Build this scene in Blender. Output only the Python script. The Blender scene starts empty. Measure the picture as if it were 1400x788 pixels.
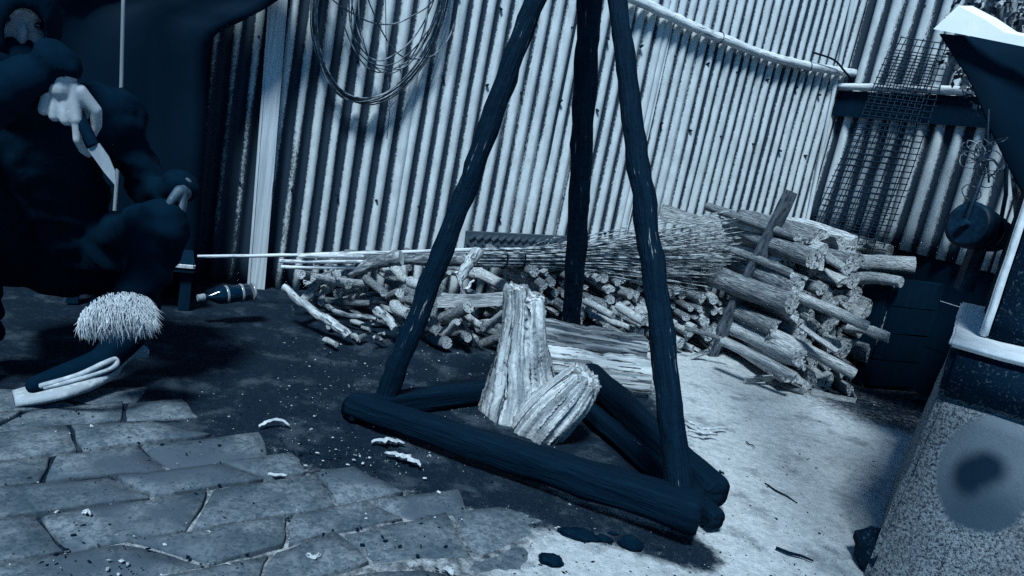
import bpy, bmesh, math, random
import numpy as np
from mathutils import Vector, Matrix, noise as mnoise
R = math.radians
random.seed(7); rng = np.random.RandomState(7)
scene = bpy.context.scene
col = scene.collection

# ------------------------------------------------------------------ camera
F, PITCH, ROLL, CAM_H = 1000.0, R(11.7), R(11.0), 0.80
fw = np.array([0, math.cos(PITCH), -math.sin(PITCH)])
R0 = np.array([1.0, 0, 0]); U0 = np.array([0, math.sin(PITCH), math.cos(PITCH)])
Rc = math.cos(ROLL)*R0 + math.sin(ROLL)*U0
Uc = -math.sin(ROLL)*R0 + math.cos(ROLL)*U0
C0 = np.array([0, 0, CAM_H])
cam_d = bpy.data.cameras.new('camera'); cam = bpy.data.objects.new('camera', cam_d); col.objects.link(cam)
m = Matrix.Identity(4)
for i in range(3):
    m[i][0] = Rc[i]; m[i][1] = Uc[i]; m[i][2] = -fw[i]; m[i][3] = C0[i]
cam.matrix_world = m
cam_d.sensor_width = 36.0; cam_d.lens = 36.0*F/1400.0
cam_d.clip_start = 0.02; cam_d.clip_end = 500
scene.camera = cam

# ------------------------------------------------------------------ sky, sun, exposure
SUN_DIR = Vector((-0.20, -0.78, 1.20)).normalized()          # towards the sun
w = bpy.data.worlds.new('World'); scene.world = w; w.use_nodes = True
nt = w.node_tree; bg = nt.nodes['Background']
sky = nt.nodes.new('ShaderNodeTexSky'); sky.sky_type = 'NISHITA'; sky.sun_disc = False
sky.sun_elevation = math.asin(SUN_DIR.z); sky.sun_rotation = math.atan2(SUN_DIR.x, SUN_DIR.y)
tint = nt.nodes.new('ShaderNodeMix'); tint.data_type = 'RGBA'; tint.blend_type = 'MULTIPLY'
tint.inputs['Factor'].default_value = 1.0; tint.inputs['B'].default_value = (0.06, 0.58, 1.0, 1)
nt.links.new(sky.outputs['Color'], tint.inputs['A']); nt.links.new(tint.outputs['Result'], bg.inputs['Color'])
bg.inputs['Strength'].default_value = 0.065
sd = bpy.data.lights.new('sun', 'SUN'); sun = bpy.data.objects.new('sun', sd); col.objects.link(sun)
sd.energy = 5.0; sd.angle = R(11); sd.color = (0.78, 0.93, 1.0)
sun.rotation_euler = SUN_DIR.to_track_quat('Z', 'Y').to_euler()
scene.cycles.use_denoising = False
vs = scene.view_settings
vs.view_transform = 'Standard'; vs.look = 'None'; vs.gamma = 1.0; vs.exposure = 0.15; vs.use_curve_mapping = False

# ------------------------------------------------------------------ geometry helpers
def ray(x, y): return fw*F + Rc*(x-700) + Uc*(394-y)
def az(x, y, z=0.0):
    d = ray(x, y); return C0 + d*((z-CAM_H)/d[2])
def ay(x, y, Y):
    d = ray(x, y); return C0 + d*(Y/d[1])
W0 = az(350, 392)
WD = np.array([math.sin(R(65)), math.cos(R(65)), 0]); WN = np.array([WD[1], -WD[0], 0]); UP = np.array([0, 0, 1.0])
def wp(s, o, z): return W0 + WD*s + WN*o + UP*z
def aw(x, y, o=0.0):
    d = ray(x, y); return C0 + d*(((W0+WN*o-C0) @ WN)/(d @ WN))
CN = aw(1108, 300); CS = (CN-W0) @ WD
def aw2(x, y, o=0.0):
    d = ray(x, y); return C0 + d*(((CN-WD*o-C0) @ WD)/(d @ WD))
def wp2(t, o, z): return np.array([CN[0], CN[1], 0]) + WN*t - WD*o + UP*z

def nz(x, y, z=0.0, oct=3):
    return mnoise.fractal(Vector((x, y, z)), 0.9, 2.1, oct)

class MB:
    def __init__(s): s.v = []; s.f = []; s.mi = []; s.sm = []
    def add(s, vs, fs, mi=0, smooth=False):
        b = len(s.v); s.v += [tuple(map(float, p)) for p in vs]
        for f in fs: s.f.append(tuple(i+b for i in f)); s.mi.append(mi); s.sm.append(smooth)
    def box(s, c, sx, sy, sz, ax=None, jit=0.0, mi=0):
        if ax is None: ax = (np.array([1., 0, 0]), np.array([0, 1., 0]), UP)
        c = np.array(c, float); vs = []
        for k in (-1, 1):
            for j in (-1, 1):
                for i in (-1, 1):
                    vs.append(c + ax[0]*i*sx/2 + ax[1]*j*sy/2 + ax[2]*k*sz/2 + rng.uniform(-jit, jit, 3))
        s.add(vs, [(0, 2, 3, 1), (4, 5, 7, 6), (0, 1, 5, 4), (2, 6, 7, 3), (0, 4, 6, 2), (1, 3, 7, 5)], mi)
    def tube(s, pts, rad, seg=10, mi=0, capmi=None, wob=0.0, seed=0, closed=False, cap=True, smooth=True):
        pts = [np.array(p, float) for p in pts]; n = len(pts)
        if not hasattr(rad, '__len__'): rad = [rad]*n
        vs = []; ref = None
        for i in range(n):
            if closed: t = pts[(i+1) % n]-pts[i-1]
            else: t = pts[min(i+1, n-1)]-pts[max(i-1, 0)]
            t = t/(np.linalg.norm(t)+1e-12)
            if ref is None:
                a = UP if abs(t[2]) < .9 else np.array([1., 0, 0]); ref = np.cross(t, a)
            ref = ref - t*(ref @ t); ref /= np.linalg.norm(ref)+1e-12; b = np.cross(t, ref)
            for k in range(seg):
                an = 2*math.pi*k/seg; r = rad[i]
                if wob: r *= 1+wob*nz(math.cos(an)*1.3+seed*7.1, math.sin(an)*1.3, i*0.45+seed*3.3)
                vs.append(pts[i] + (ref*math.cos(an)+b*math.sin(an))*r)
        fs = []
        for i in range(n if closed else n-1):
            for k in range(seg):
                a0 = i*seg+k; a1 = i*seg+(k+1) % seg; j = (i+1) % n
                fs.append((a0, a1, j*seg+(k+1) % seg, j*seg+k))
        s.add(vs, fs, mi, smooth)
        if cap and not closed:
            cm = mi if capmi is None else capmi
            s.add(vs[:seg], [tuple(range(seg))[::-1]], cm); s.add(vs[-seg:], [tuple(range(seg))], cm)
    def ell(s, c, r, seg=14, rings=9, mi=0, fn=None, ax=None):
        c = np.array(c, float); vs = []; fs = []
        if ax is None: ax = np.eye(3)
        for i in range(rings+1):
            th = math.pi*i/rings
            for k in range(seg):
                ph = 2*math.pi*k/seg; d = np.array([math.sin(th)*math.cos(ph), math.sin(th)*math.sin(ph), math.cos(th)])
                q = 1.0 if fn is None else fn(d)
                l = d*np.array(r)*q
                vs.append(c + ax[0]*l[0] + ax[1]*l[1] + ax[2]*l[2])
        for i in range(rings):
            for k in range(seg):
                fs.append((i*seg+k, (i+1)*seg+k, (i+1)*seg+(k+1) % seg, i*seg+(k+1) % seg))
        s.add(vs, fs, mi, True)
    def mesh(s, name):
        me = bpy.data.meshes.new(name); me.from_pydata(s.v, [], s.f); 
        me.polygons.foreach_set('material_index', s.mi); me.polygons.foreach_set('use_smooth', s.sm); me.update()
        return me
    def build(s, name, mats, parent=None, origin=None):
        if origin is None and parent is None and s.v:
            a = np.array(s.v); origin = [a[:, 0].mean(), a[:, 1].mean(), a[:, 2].min()]
        if parent is not None and origin is None: origin = parent['_o'] if '_o' in parent else (0, 0, 0)
        o = np.array(origin, float)
        s.v = [tuple(np.array(p)-o) for p in s.v]
        ob = link(name, s.mesh(name), mats)
        ob.location = o
        if parent is not None: setpar(ob, parent)
        return ob
def link(name, me, mats):
    if me is not None and mats is not None and not me.materials:
        for x in (mats if isinstance(mats, (list, tuple)) else [mats]): me.materials.append(x)
    ob = bpy.data.objects.new(name, me); col.objects.link(ob); return ob
def setpar(ob, par):
    ob.parent = par
    M = Matrix.Translation(par.location) @ par.rotation_euler.to_matrix().to_4x4()
    p = par.parent
    if p is not None: M = Matrix.Translation(p.location) @ p.rotation_euler.to_matrix().to_4x4() @ M
    ob.location = M.inverted() @ ob.location
def tag(o, label=None, cat=None, group=None, kind=None):
    if label: o['label'] = label
    if cat: o['category'] = cat
    if group: o['group'] = group
    if kind: o['kind'] = kind
    return o
def empty(name, loc, label, cat, group=None):
    o = bpy.data.objects.new(name, None); col.objects.link(o); o.location = tuple(map(float, loc)); o.empty_display_size = .1
    return tag(o, label, cat, group)
def catmull(P, n=8):
    P = [np.array(p, float) for p in P]; Q = [2*P[0]-P[1]]+P+[2*P[-1]-P[-2]]; out = []
    for i in range(1, len(Q)-2):
        for k in range(n):
            t = k/n; a, b, c, d = Q[i-1], Q[i], Q[i+1], Q[i+2]
            out.append(.5*((2*b)+(-a+c)*t+(2*a-5*b+4*c-d)*t*t+(-a+3*b-3*c+d)*t**3))
    out.append(P[-1]); return out
def remeshed(mb, name, mats, voxel, smooth=6, parent=None, origin=(0, 0, 0)):
    o = np.array(origin, float); mb.v = [tuple(np.array(p)-o) for p in mb.v]
    me0 = mb.mesh(name); bm = bmesh.new(); bm.from_mesh(me0); bmesh.ops.remove_doubles(bm, verts=bm.verts, dist=1e-6)
    bmesh.ops.holes_fill(bm, edges=bm.edges, sides=0); bmesh.ops.recalc_face_normals(bm, faces=bm.faces); bm.to_mesh(me0); bm.free()
    ob = bpy.data.objects.new(name, me0); col.objects.link(ob)
    md = ob.modifiers.new('r', 'REMESH'); md.mode = 'VOXEL'; md.voxel_size = voxel; md.use_smooth_shade = True
    sm = ob.modifiers.new('s', 'SMOOTH'); sm.iterations = smooth; sm.factor = .5
    dg = bpy.context.evaluated_depsgraph_get(); dg.update()
    me = bpy.data.meshes.new_from_object(ob.evaluated_get(dg)); bpy.data.objects.remove(ob)
    me.materials.clear()
    ob = link(name, me, mats); ob.location = o
    if parent is not None: setpar(ob, parent)
    return ob

# ------------------------------------------------------------------ materials
class NT:
    def __init__(s, name):
        s.m = bpy.data.materials.new(name); s.m.use_nodes = True; s.t = s.m.node_tree
        s.b = s.t.nodes['Principled BSDF']; s.tc = s.n('ShaderNodeTexCoord')
        s.oi = s.n('ShaderNodeObjectInfo')
    def n(s, typ, **kw):
        x = s.t.nodes.new(typ)
        for k, v in kw.items(): setattr(x, k, v)
        return x
    def l(s, a, b): s.t.links.new(a, b)
    def put(s, sock, v):
        if hasattr(v, 'is_output') or hasattr(v, 'links'): s.l(v, sock)
        else: sock.default_value = v
    def coord(s, kind='Object', scale=(1, 1, 1), rnd=True):
        mp = s.n('ShaderNodeMapping'); mp.inputs['Scale'].default_value = scale
        if kind == 'World': src = s.n('ShaderNodeNewGeometry').outputs['Position']; rnd = False
        else: src = s.tc.outputs[kind]
        s.l(src, mp.inputs['Vector'])
        if rnd:
            k = s.n('ShaderNodeMath', operation='MULTIPLY'); s.l(s.oi.outputs['Random'], k.inputs[0]); k.inputs[1].default_value = 37.0
            cx = s.n('ShaderNodeCombineXYZ')
            for i in range(3): s.l(k.outputs[0], cx.inputs[i])
            s.l(cx.outputs[0], mp.inputs['Location'])
        return mp.outputs[0]
    def noise(s, co, scale=5, detail=6, rough=.6, dist=0):
        x = s.n('ShaderNodeTexNoise'); s.l(co, x.inputs['Vector'])
        x.inputs['Scale'].default_value = scale; x.inputs['Detail'].default_value = detail; x.inputs['Roughness'].default_value = rough; x.inputs['Distortion'].default_value = dist
        return x.outputs['Fac']
    def vor(s, co, scale=5, feat='F1'):
        x = s.n('ShaderNodeTexVoronoi', feature=feat); s.l(co, x.inputs['Vector']); x.inputs['Scale'].default_value = scale
        return x.outputs['Distance']
    def ramp(s, f, a, b, smooth=True):
        x = s.n('ShaderNodeMapRange'); x.interpolation_type = 'SMOOTHSTEP' if smooth else 'LINEAR'
        s.put(x.inputs['Value'], f); x.inputs['From Min'].default_value = a; x.inputs['From Max'].default_value = b
        return x.outputs['Result']
    def math(s, op, a, b=0.0):
        x = s.n('ShaderNodeMath', operation=op); s.put(x.inputs[0], a); s.put(x.inputs[1], b); return x.outputs[0]
    def mix(s, f, a, b):
        x = s.n('ShaderNodeMix'); x.data_type = 'RGBA'; s.put(x.inputs['Factor'], f)
        for k, v in (('A', a), ('B', b)):
            if isinstance(v, tuple): v = v if len(v) == 4 else v+(1,)
            s.put(x.inputs[k], v)
        return x.outputs['Result']
    def attr(s, name): x = s.n('ShaderNodeAttribute'); x.attribute_name = name; return x.outputs['Fac']
    def done(s, colr, rough=.7, bump=None, bs=.5, bd=.01, spec=.4, metal=0.0):
        s.put(s.b.inputs['Base Color'], colr if not isinstance(colr, tuple) else colr+(1,)); s.put(s.b.inputs['Roughness'], rough)
        s.b.inputs['Specular IOR Level'].default_value = spec; s.b.inputs['Metallic'].default_value = metal
        if bump is not None:
            x = s.n('ShaderNodeBump'); x.inputs['Strength'].default_value = bs; x.inputs['Distance'].default_value = bd
            s.l(bump, x.inputs['Height']); s.l(x.outputs['Normal'], s.b.inputs['Normal'])
        return s.m
NAVY = (0.0010, 0.0120, 0.0275)
def m_dark(name, c=NAVY, c2=None, scale=18, stretch=(1, 1, 1), spec=.1, rough=.65, bs=.5):
    t = NT(name); co = t.coord(scale=stretch); f = t.noise(co, scale, 6, .65)
    c2 = c2 or tuple(x*1.8 for x in c)
    return t.done(t.mix(t.ramp(f, .45 if scale < 100 else .56, .75 if scale < 100 else .68), c, c2), rough, f, bs, .004, spec)
def m_wood(name, lo, hi, stretch=(9, 9, .9), scale=3.0, thr=(.38, .62), bs=.7, bd=.006, crack=(0.003, 0.015, 0.031), crk=(.40, .47), rough=.8):
    t = NT(name); co = t.coord(scale=stretch)
    f = t.noise(co, scale, 8, .66, .4); g = t.noise(t.coord(scale=(1, 1, 1)), 6, 5, .6)
    h = t.noise(t.coord(scale=tuple(x*1.7 for x in stretch)), scale, 5, .6)
    c = t.mix(t.ramp(f, *thr), lo, hi)
    ck = t.ramp(h, crk[0], crk[1]); c = t.mix(ck, crack, c)
    c = t.mix(t.ramp(g, .3, .75), c, t.mix(.35, c, hi))
    b = t.math('ADD', t.math('MULTIPLY', f, .6), t.math('MULTIPLY', ck, .5))
    return t.done(c, rough, b, bs, bd, .3)
M = {}
M['bark'] = m_wood('bark', (.025, .04, .056), (.30, .33, .36), stretch=(3, 3, 1.6), scale=4, thr=(.42, .62), crk=(.42, .48))
M['rbark'] = m_wood('branch_bark', (.04, .055, .07), (.32, .35, .38), stretch=(60, 60, 16), scale=1.0, thr=(.40, .62), crk=(.42, .48))
M['rbark_pale'] = m_wood('branch_bark_pale', (.12, .145, .17), (.46, .50, .53), stretch=(60, 60, 14), scale=1.0, thr=(.38, .60), crk=(.39, .45))
M['timber'] = m_wood('timber', (.16, .19, .215), (.50, .54, .57), stretch=(38, 38, 3.5), scale=1.2, thr=(.36, .62), crk=(.40, .45), bs=1.0, bd=.01)
M['timber_dark'] = m_wood('timber_dark', (.04, .058, .075), (.30, .33, .36), stretch=(38, 38, 3.5), scale=1.2, thr=(.40, .66), crk=(.43, .48), bs=1.0, bd=.01)
M['bark_pale'] = m_wood('bark_pale', (.10, .125, .15), (.54, .58, .61), stretch=(3, 3, 1.3), scale=4, thr=(.36, .60), crk=(.40, .46))
M['split'] = m_wood('split', (.16, .185, .21), (.54, .58, .61), stretch=(7, 7, .7), scale=2.5, crk=(.41, .46))
def m_stump():
    t = NT('stumpwood'); at = t.n('ShaderNodeAttribute'); at.attribute_name = 'grain'
    def mp(sc):
        x = t.n('ShaderNodeMapping'); x.inputs['Scale'].default_value = sc; t.l(at.outputs['Vector'], x.inputs['Vector']); return x.outputs[0]
    f = t.noise(mp((60, 60, 3.5)), 1.6, 5, .6, .3); h = t.noise(mp((34, 34, 2.4)), 1.5, 4, .55, .5); g = t.noise(mp((9, 9, 6)), 1.6, 5, .65); e = t.noise(mp((200, 200, 60)), 1.5, 3, .7)
    c = t.mix(t.ramp(f, .36, .64), (.24, .275, .305), (.68, .72, .75)); c = t.mix(t.ramp(g, .36, .58), t.mix(.5, c, (.10, .13, .16)), c)
    ck = t.ramp(h, .35, .42); c = t.mix(ck, (.003, .016, .032), c); c = t.mix(t.ramp(e, .33, .42), t.mix(.6, c, (.02, .04, .06)), c)
    return t.done(c, .85, t.math('ADD', t.math('ADD', f, ck), t.math('MULTIPLY', e, .3)), .9, .006, .2)
M['stumpwood'] = m_stump()
M['charred'] = m_dark('charred', NAVY, (.002, .016, .034), 3, (14, 14, 1.5), .06, .7, .8)
def m_leg():
    t = NT('tarred_wood'); co = t.coord(scale=(60, 60, 3.5)); f = t.noise(co, 2.4, 6, .62); g = t.noise(t.coord(), 3.2, 3, .5)
    k = t.ramp(t.math('ADD', f, t.math('MULTIPLY', g, .35)), .83, .89)
    return t.done(t.mix(k, t.mix(t.ramp(f, .4, .6), (.0006, .008, .019), (.0014, .013, .028)), (.30, .34, .37)), .7, t.math('ADD', f, t.noise(t.coord(), 22, 4)), 1.0, .008, .06)
M['leg'] = m_leg()
def m_beam():
    t = NT('beam_wood'); f = t.noise(t.coord(scale=(30, 30, 2.0)), 2.6, 7, .65); g = t.noise(t.coord(), 7, 4, .6); e = t.noise(t.coord(), 120, 3, .7)
    c = t.mix(t.ramp(f, .45, .7), (.0007, .0085, .020), (.0020, .0145, .030))
    k = t.ramp(t.math('ADD', t.math('ADD', f, t.math('MULTIPLY', g, .35)), t.math('MULTIPLY', e, .15)), .97, 1.03)
    return t.done(t.mix(k, c, (.16, .19, .22)), .75, t.math('ADD', f, t.math('MULTIPLY', g, .8)), 1.0, .010, .05)
M['beam'] = m_beam()
def m_end():
    t = NT('cut_end'); co = t.coord(); f = t.noise(co, 5, 6, .65)
    r = t.noise(t.coord(scale=(1.4, 1.4, .2)), 2.2, 5, .6)
    mp = t.n('ShaderNodeMapping'); mp.inputs['Scale'].default_value = (1, 1, 0); t.l(t.tc.outputs['Object'], mp.inputs['Vector']); ln = t.n('ShaderNodeVectorMath', operation='LENGTH'); t.l(mp.outputs[0], ln.inputs[0])
    ring = t.math('SINE', t.math('ADD', t.math('MULTIPLY', ln.outputs['Value'], 34.0), t.math('MULTIPLY', f, 9.0)))
    c = t.mix(t.ramp(f, .34, .6), (.16, .185, .21), (.54, .58, .61)); c = t.mix(t.ramp(ring, .2, .95), c, t.mix(.45, c, (.06, .085, .11)))
    return t.done(t.mix(t.ramp(r, .38, .46), (.004, .018, .034), c), .85, f, .6, .01, .2)
M['end'] = m_end()
M['black'] = m_dark('black_cloth', (.0007, .0088, .020), (.0010, .0105, .024), 40, spec=.03, rough=.9)
M['tarp'] = m_dark('black_tarpaulin', (.0007, .0088, .020), (.0010, .0105, .024), 6, spec=.05, rough=.7, bs=.2)
M['iron'] = m_dark('dark_iron', NAVY, (.006, .03, .062), 30, spec=.15, rough=.5)
M['wire'] = m_dark('wire', (.003, .018, .04), (.02, .04, .065), 25, spec=.2, rough=.45)
M['coil'] = m_dark('coil_wire', (.004, .022, .045), (.30, .36, .42), 14, spec=.4, rough=.35)
M['rubber'] = m_dark('rubber', (.03, .052, .075), (.08, .11, .14), 14, spec=.4, rough=.7)
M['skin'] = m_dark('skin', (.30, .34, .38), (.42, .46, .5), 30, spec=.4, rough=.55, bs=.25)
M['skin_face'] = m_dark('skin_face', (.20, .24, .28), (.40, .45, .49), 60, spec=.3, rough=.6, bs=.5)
M['skin_shaded'] = m_dark('skin_shaded', (.03, .06, .09), (.07, .105, .14), 30, spec=.4, rough=.55, bs=.25)  # shaded copy of the skin, for the far hand
M['sole'] = m_dark('pale_rubber', (.28, .32, .36), (.56, .60, .64), 34, spec=.2, rough=.75, bs=.8)
M['fleece'] = m_dark('fleece', (.36, .40, .44), (.6, .64, .68), 30, spec=.1, rough=.95)
M['steel'] = m_dark('steel', (.18, .21, .24), (.34, .38, .42), 22, (1, 1, .2), .9, .25, .1)
M['white'] = m_dark('white_sheet', (.74, .79, .82), (.84, .88, .9), 9, spec=.3, rough=.6, bs=.1)
M['leaf'] = m_dark('leaf', NAVY, (.05, .08, .11), 9, spec=.4, rough=.5)
M['peel'] = m_dark('pale_peel', (.34, .38, .42), (.66, .70, .73), 60, spec=.3, rough=.7)
M['lump'] = m_dark('dark_lump', (.0007, .0075, .017), (.003, .016, .030), 60, spec=.03, rough=.95, bs=1.0)
M['glass'] = m_dark('dark_glass', NAVY, (.002, .016, .034), 8, spec=.6, rough=.12, bs=0)
M['palepole'] = m_wood('pale_pole', (.4, .44, .48), (.66, .7, .74), stretch=(90, 90, 5), scale=1, crk=(.36, .41))
M['post_pale'] = m_wood('pale_board', (.34, .39, .44), (.56, .62, .67), stretch=(70, 70, 2), scale=1, crk=(.30, .35), bs=.25)
def m_twig():
    t = NT('twig'); f = t.noise(t.coord(scale=(14, 14, 60)), 1.5, 3)
    return t.done(t.mix(t.ramp(f, .40, .62), (.02, .038, .055), (.40, .44, .47)), .8, None)
M['twig'] = m_twig()
def m_sheet(name, hi, thr):
    """galvanised iron; grime clings to the grooves ('grv') and to where smoke and painted shade lie ('darken')."""
    t = NT(name); co = t.coord('World', (1, 1, .35)); fine = t.noise(t.coord('World', (1, 1, .6)), 150, 5, .8); big = t.noise(co, 4, 5, .6)
    strk = t.noise(t.coord('World', (1, 1, .03)), 26, 4, .6)
    g = t.attr('grv'); so = t.attr('darken')
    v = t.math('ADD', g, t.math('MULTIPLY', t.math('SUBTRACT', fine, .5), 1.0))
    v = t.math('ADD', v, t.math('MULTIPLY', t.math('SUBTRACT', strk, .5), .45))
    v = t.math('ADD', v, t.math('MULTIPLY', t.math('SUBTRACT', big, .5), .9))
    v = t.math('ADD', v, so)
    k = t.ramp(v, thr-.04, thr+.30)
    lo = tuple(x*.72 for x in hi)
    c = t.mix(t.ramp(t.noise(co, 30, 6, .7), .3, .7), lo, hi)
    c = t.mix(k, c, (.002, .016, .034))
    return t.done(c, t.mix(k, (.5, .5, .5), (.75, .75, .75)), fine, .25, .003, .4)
M['sheet'] = m_sheet('galvanised_sheet', (.54, .60, .64), .66)
M['sheet2'] = m_sheet('galvanised_sheet_wide', (.50, .56, .60), .62)
def m_ground():
    t = NT('yard_earth'); co = t.coord('World')
    a = t.noise(co, 3.2, 6, .62); f = t.noise(co, 42, 6, .72); vf = t.noise(co, 260, 3, .75)
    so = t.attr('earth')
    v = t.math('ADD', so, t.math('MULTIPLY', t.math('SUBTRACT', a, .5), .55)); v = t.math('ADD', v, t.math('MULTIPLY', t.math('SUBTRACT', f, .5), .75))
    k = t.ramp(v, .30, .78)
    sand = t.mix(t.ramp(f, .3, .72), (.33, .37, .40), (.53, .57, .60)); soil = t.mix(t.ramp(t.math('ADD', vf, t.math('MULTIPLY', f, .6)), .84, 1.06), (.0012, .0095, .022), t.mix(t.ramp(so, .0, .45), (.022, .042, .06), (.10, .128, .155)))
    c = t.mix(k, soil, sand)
    sm = t.ramp(t.math('ADD', t.noise(co, 8, 6, .68), t.math('MULTIPLY', vf, .25)), .62, .80); c = t.mix(t.math('MULTIPLY', sm, .55), c, (.06, .085, .11))
    s2 = t.ramp(t.vor(co, 95), .10, .16); c = t.mix(s2, t.mix(.6, c, (.01, .03, .05)), c)
    sp = t.ramp(t.vor(co, 38), .055, .095); c = t.mix(sp, (.008, .03, .055), c)
    return t.done(c, .9, t.math('ADD', f, t.math('MULTIPLY', vf, .5)), .9, .008, .15)
M['ground'] = m_ground()
def m_paver():
    t = NT('paving_stone'); co = t.coord('World')
    a = t.noise(co, 7, 7, .62); f = t.noise(co, 60, 5, .72)
    c = t.mix(t.ramp(a, .34, .66), (.055, .078, .10), (.165, .195, .225)); c = t.mix(t.ramp(f, .40, .58), t.mix(.6, c, (.02, .04, .06)), c)
    e = t.noise(co, 130, 4, .75); c = t.mix(t.ramp(e, .34, .50), t.mix(.6, c, (.006, .022, .04)), c)
    c = t.mix(t.ramp(t.math('ADD', t.noise(co, 4.0, 5, .65), t.math('MULTIPLY', e, .5)), .86, .98), c, (.012, .03, .05))
    p = t.ramp(t.vor(co, 46), .05, .10); c = t.mix(p, (.014, .03, .048), c)
    c = t.mix(t.ramp(t.math('ADD', t.noise(co, 2.6, 4, .6), t.math('MULTIPLY', f, .25)), .66, .74), c, (.05, .07, .095))
    b = t.math('ADD', t.math('MULTIPLY', p, .6), t.math('ADD', a, t.math('MULTIPLY', f, .5)))
    return t.done(c, .85, b, .8, .007, .2)
M['paver'] = m_paver()
SMEAR = []
def m_plaster():
    t = NT('rough_plaster'); co = t.coord('World'); f = t.noise(co, 170, 4, .8); g = t.noise(co, 6, 5, .6)
    c = t.mix(t.ramp(f, .38, .60), (.006, .026, .048), (.40, .45, .49)); c = t.mix(t.ramp(g, .35, .7), c, t.mix(.5, c, (.1, .125, .15)))
    run = t.noise(t.coord('World', (1, 1, .12)), 22, 5, .65); c = t.mix(t.ramp(run, .56, .70), c, t.mix(.6, c, (.02, .04, .062)))
    wob_ = t.noise(co, 14, 4, .6)
    def blob(dx, dz, rx, rz, a, b):           # soft-edged worn area, placed on the face later
        mp = t.n('ShaderNodeMapping'); mp.inputs['Scale'].default_value = (1/rx, 0, 1/rz); SMEAR.append((mp, dx, dz, rx, rz))
        t.l(t.tc.outputs['Object'], mp.inputs['Vector']); ln = t.n('ShaderNodeVectorMath', operation='LENGTH'); t.l(mp.outputs[0], ln.inputs[0])
        return t.ramp(t.math('ADD', ln.outputs['Value'], t.math('MULTIPLY', t.math('SUBTRACT', wob_, .5), .25)), a, b)
    worn = blob(0, 0, .088, .128, 1.06, .93); low = blob(.03, -.10, .15, .11, 1.2, .3)
    sm = t.mix(low, (.135, .17, .205), (.045, .075, .105)); sm = t.mix(t.ramp(f, .3, .6), t.mix(.25, sm, (.03, .055, .08)), sm)
    k = t.math('MAXIMUM', t.math('MAXIMUM', blob(-.026, -.014, .036, .054, 1.3, .4), blob(-.004, .014, .040, .040, 1.3, .4)), blob(-.016, .0, .040, .046, 1.3, .4))
    c = t.mix(worn, c, t.mix(k, sm, (.003, .018, .038)))
    bm_ = t.math('MULTIPLY', f, t.math('SUBTRACT', 1.0, t.math('MULTIPLY', worn, .85)))
    return t.done(c, .9, bm_, .9, .01, .2)
def smear_at(p):
    for mp, dx, dz, rx, rz in SMEAR: mp.inputs['Location'].default_value = (-(p.x+dx)/rx, 0, -(p.z+dz)/rz)
M['plaster'] = m_plaster()
M['concrete_dark'] = m_dark('dark_concrete', NAVY, (.06, .09, .12), 150, spec=.06, rough=.8, bs=.9)  # dark tone with pale specks
M['concrete_lit'] = m_dark('lit_concrete', (.52, .57, .61), (.70, .75, .78), 30, spec=.3, rough=.85, bs=.5)  # lit copy of the concrete, for the slab top and pier edge
# ------------------------------------------------------------------ ground
def smooth01(x): x = min(1, max(0, x)); return x*x*(3-2*x)
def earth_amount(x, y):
    """1 = pale trodden sand, 0 = dark ashy soil, with shade painted in."""
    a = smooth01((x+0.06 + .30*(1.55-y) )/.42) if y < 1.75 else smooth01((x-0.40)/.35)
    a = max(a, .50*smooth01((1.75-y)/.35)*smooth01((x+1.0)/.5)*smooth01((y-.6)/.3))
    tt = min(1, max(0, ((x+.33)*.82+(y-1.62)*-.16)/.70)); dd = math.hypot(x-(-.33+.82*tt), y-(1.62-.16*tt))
    a *= .15+.85*smooth01((dd-.03)/.09)          # the front timber's shadow painted into the soil
    # darker ground below the stack corner
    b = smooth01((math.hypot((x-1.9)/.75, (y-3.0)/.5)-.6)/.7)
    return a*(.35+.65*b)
def ground_z(x, y):
    return .007*nz(x*3.1, y*3.1, 0, 4) + .0025*nz(x*17, y*17, 3, 2) - .002
xs = list(np.arange(-2.0, 2.6, .03)); ys = list(np.arange(.4, 4.6, .03))
far = [.4, 1.2, 3, 8, 20, 45, 90]
xs = [xs[0]-f for f in far[::-1]]+xs+[xs[-1]+f for f in far]; ys = [ys[0]-f for f in far[::-1]]+ys+[ys[-1]+f for f in far]
vs_, fs_, ea = [], [], []
for y in ys:
    for x in xs:
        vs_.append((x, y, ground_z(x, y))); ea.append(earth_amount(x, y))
nx = len(xs)
for j in range(len(ys)-1):
    for i in range(nx-1): fs_.append((j*nx+i, j*nx+i+1, (j+1)*nx+i+1, (j+1)*nx+i))
me = bpy.data.meshes.new('ground'); me.from_pydata(vs_, [], fs_)
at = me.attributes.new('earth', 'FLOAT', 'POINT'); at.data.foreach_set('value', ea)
me.polygons.foreach_set('use_smooth', [True]*len(fs_))
ground = link('ground', me, M['ground']); tag(ground, kind='structure')
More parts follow.
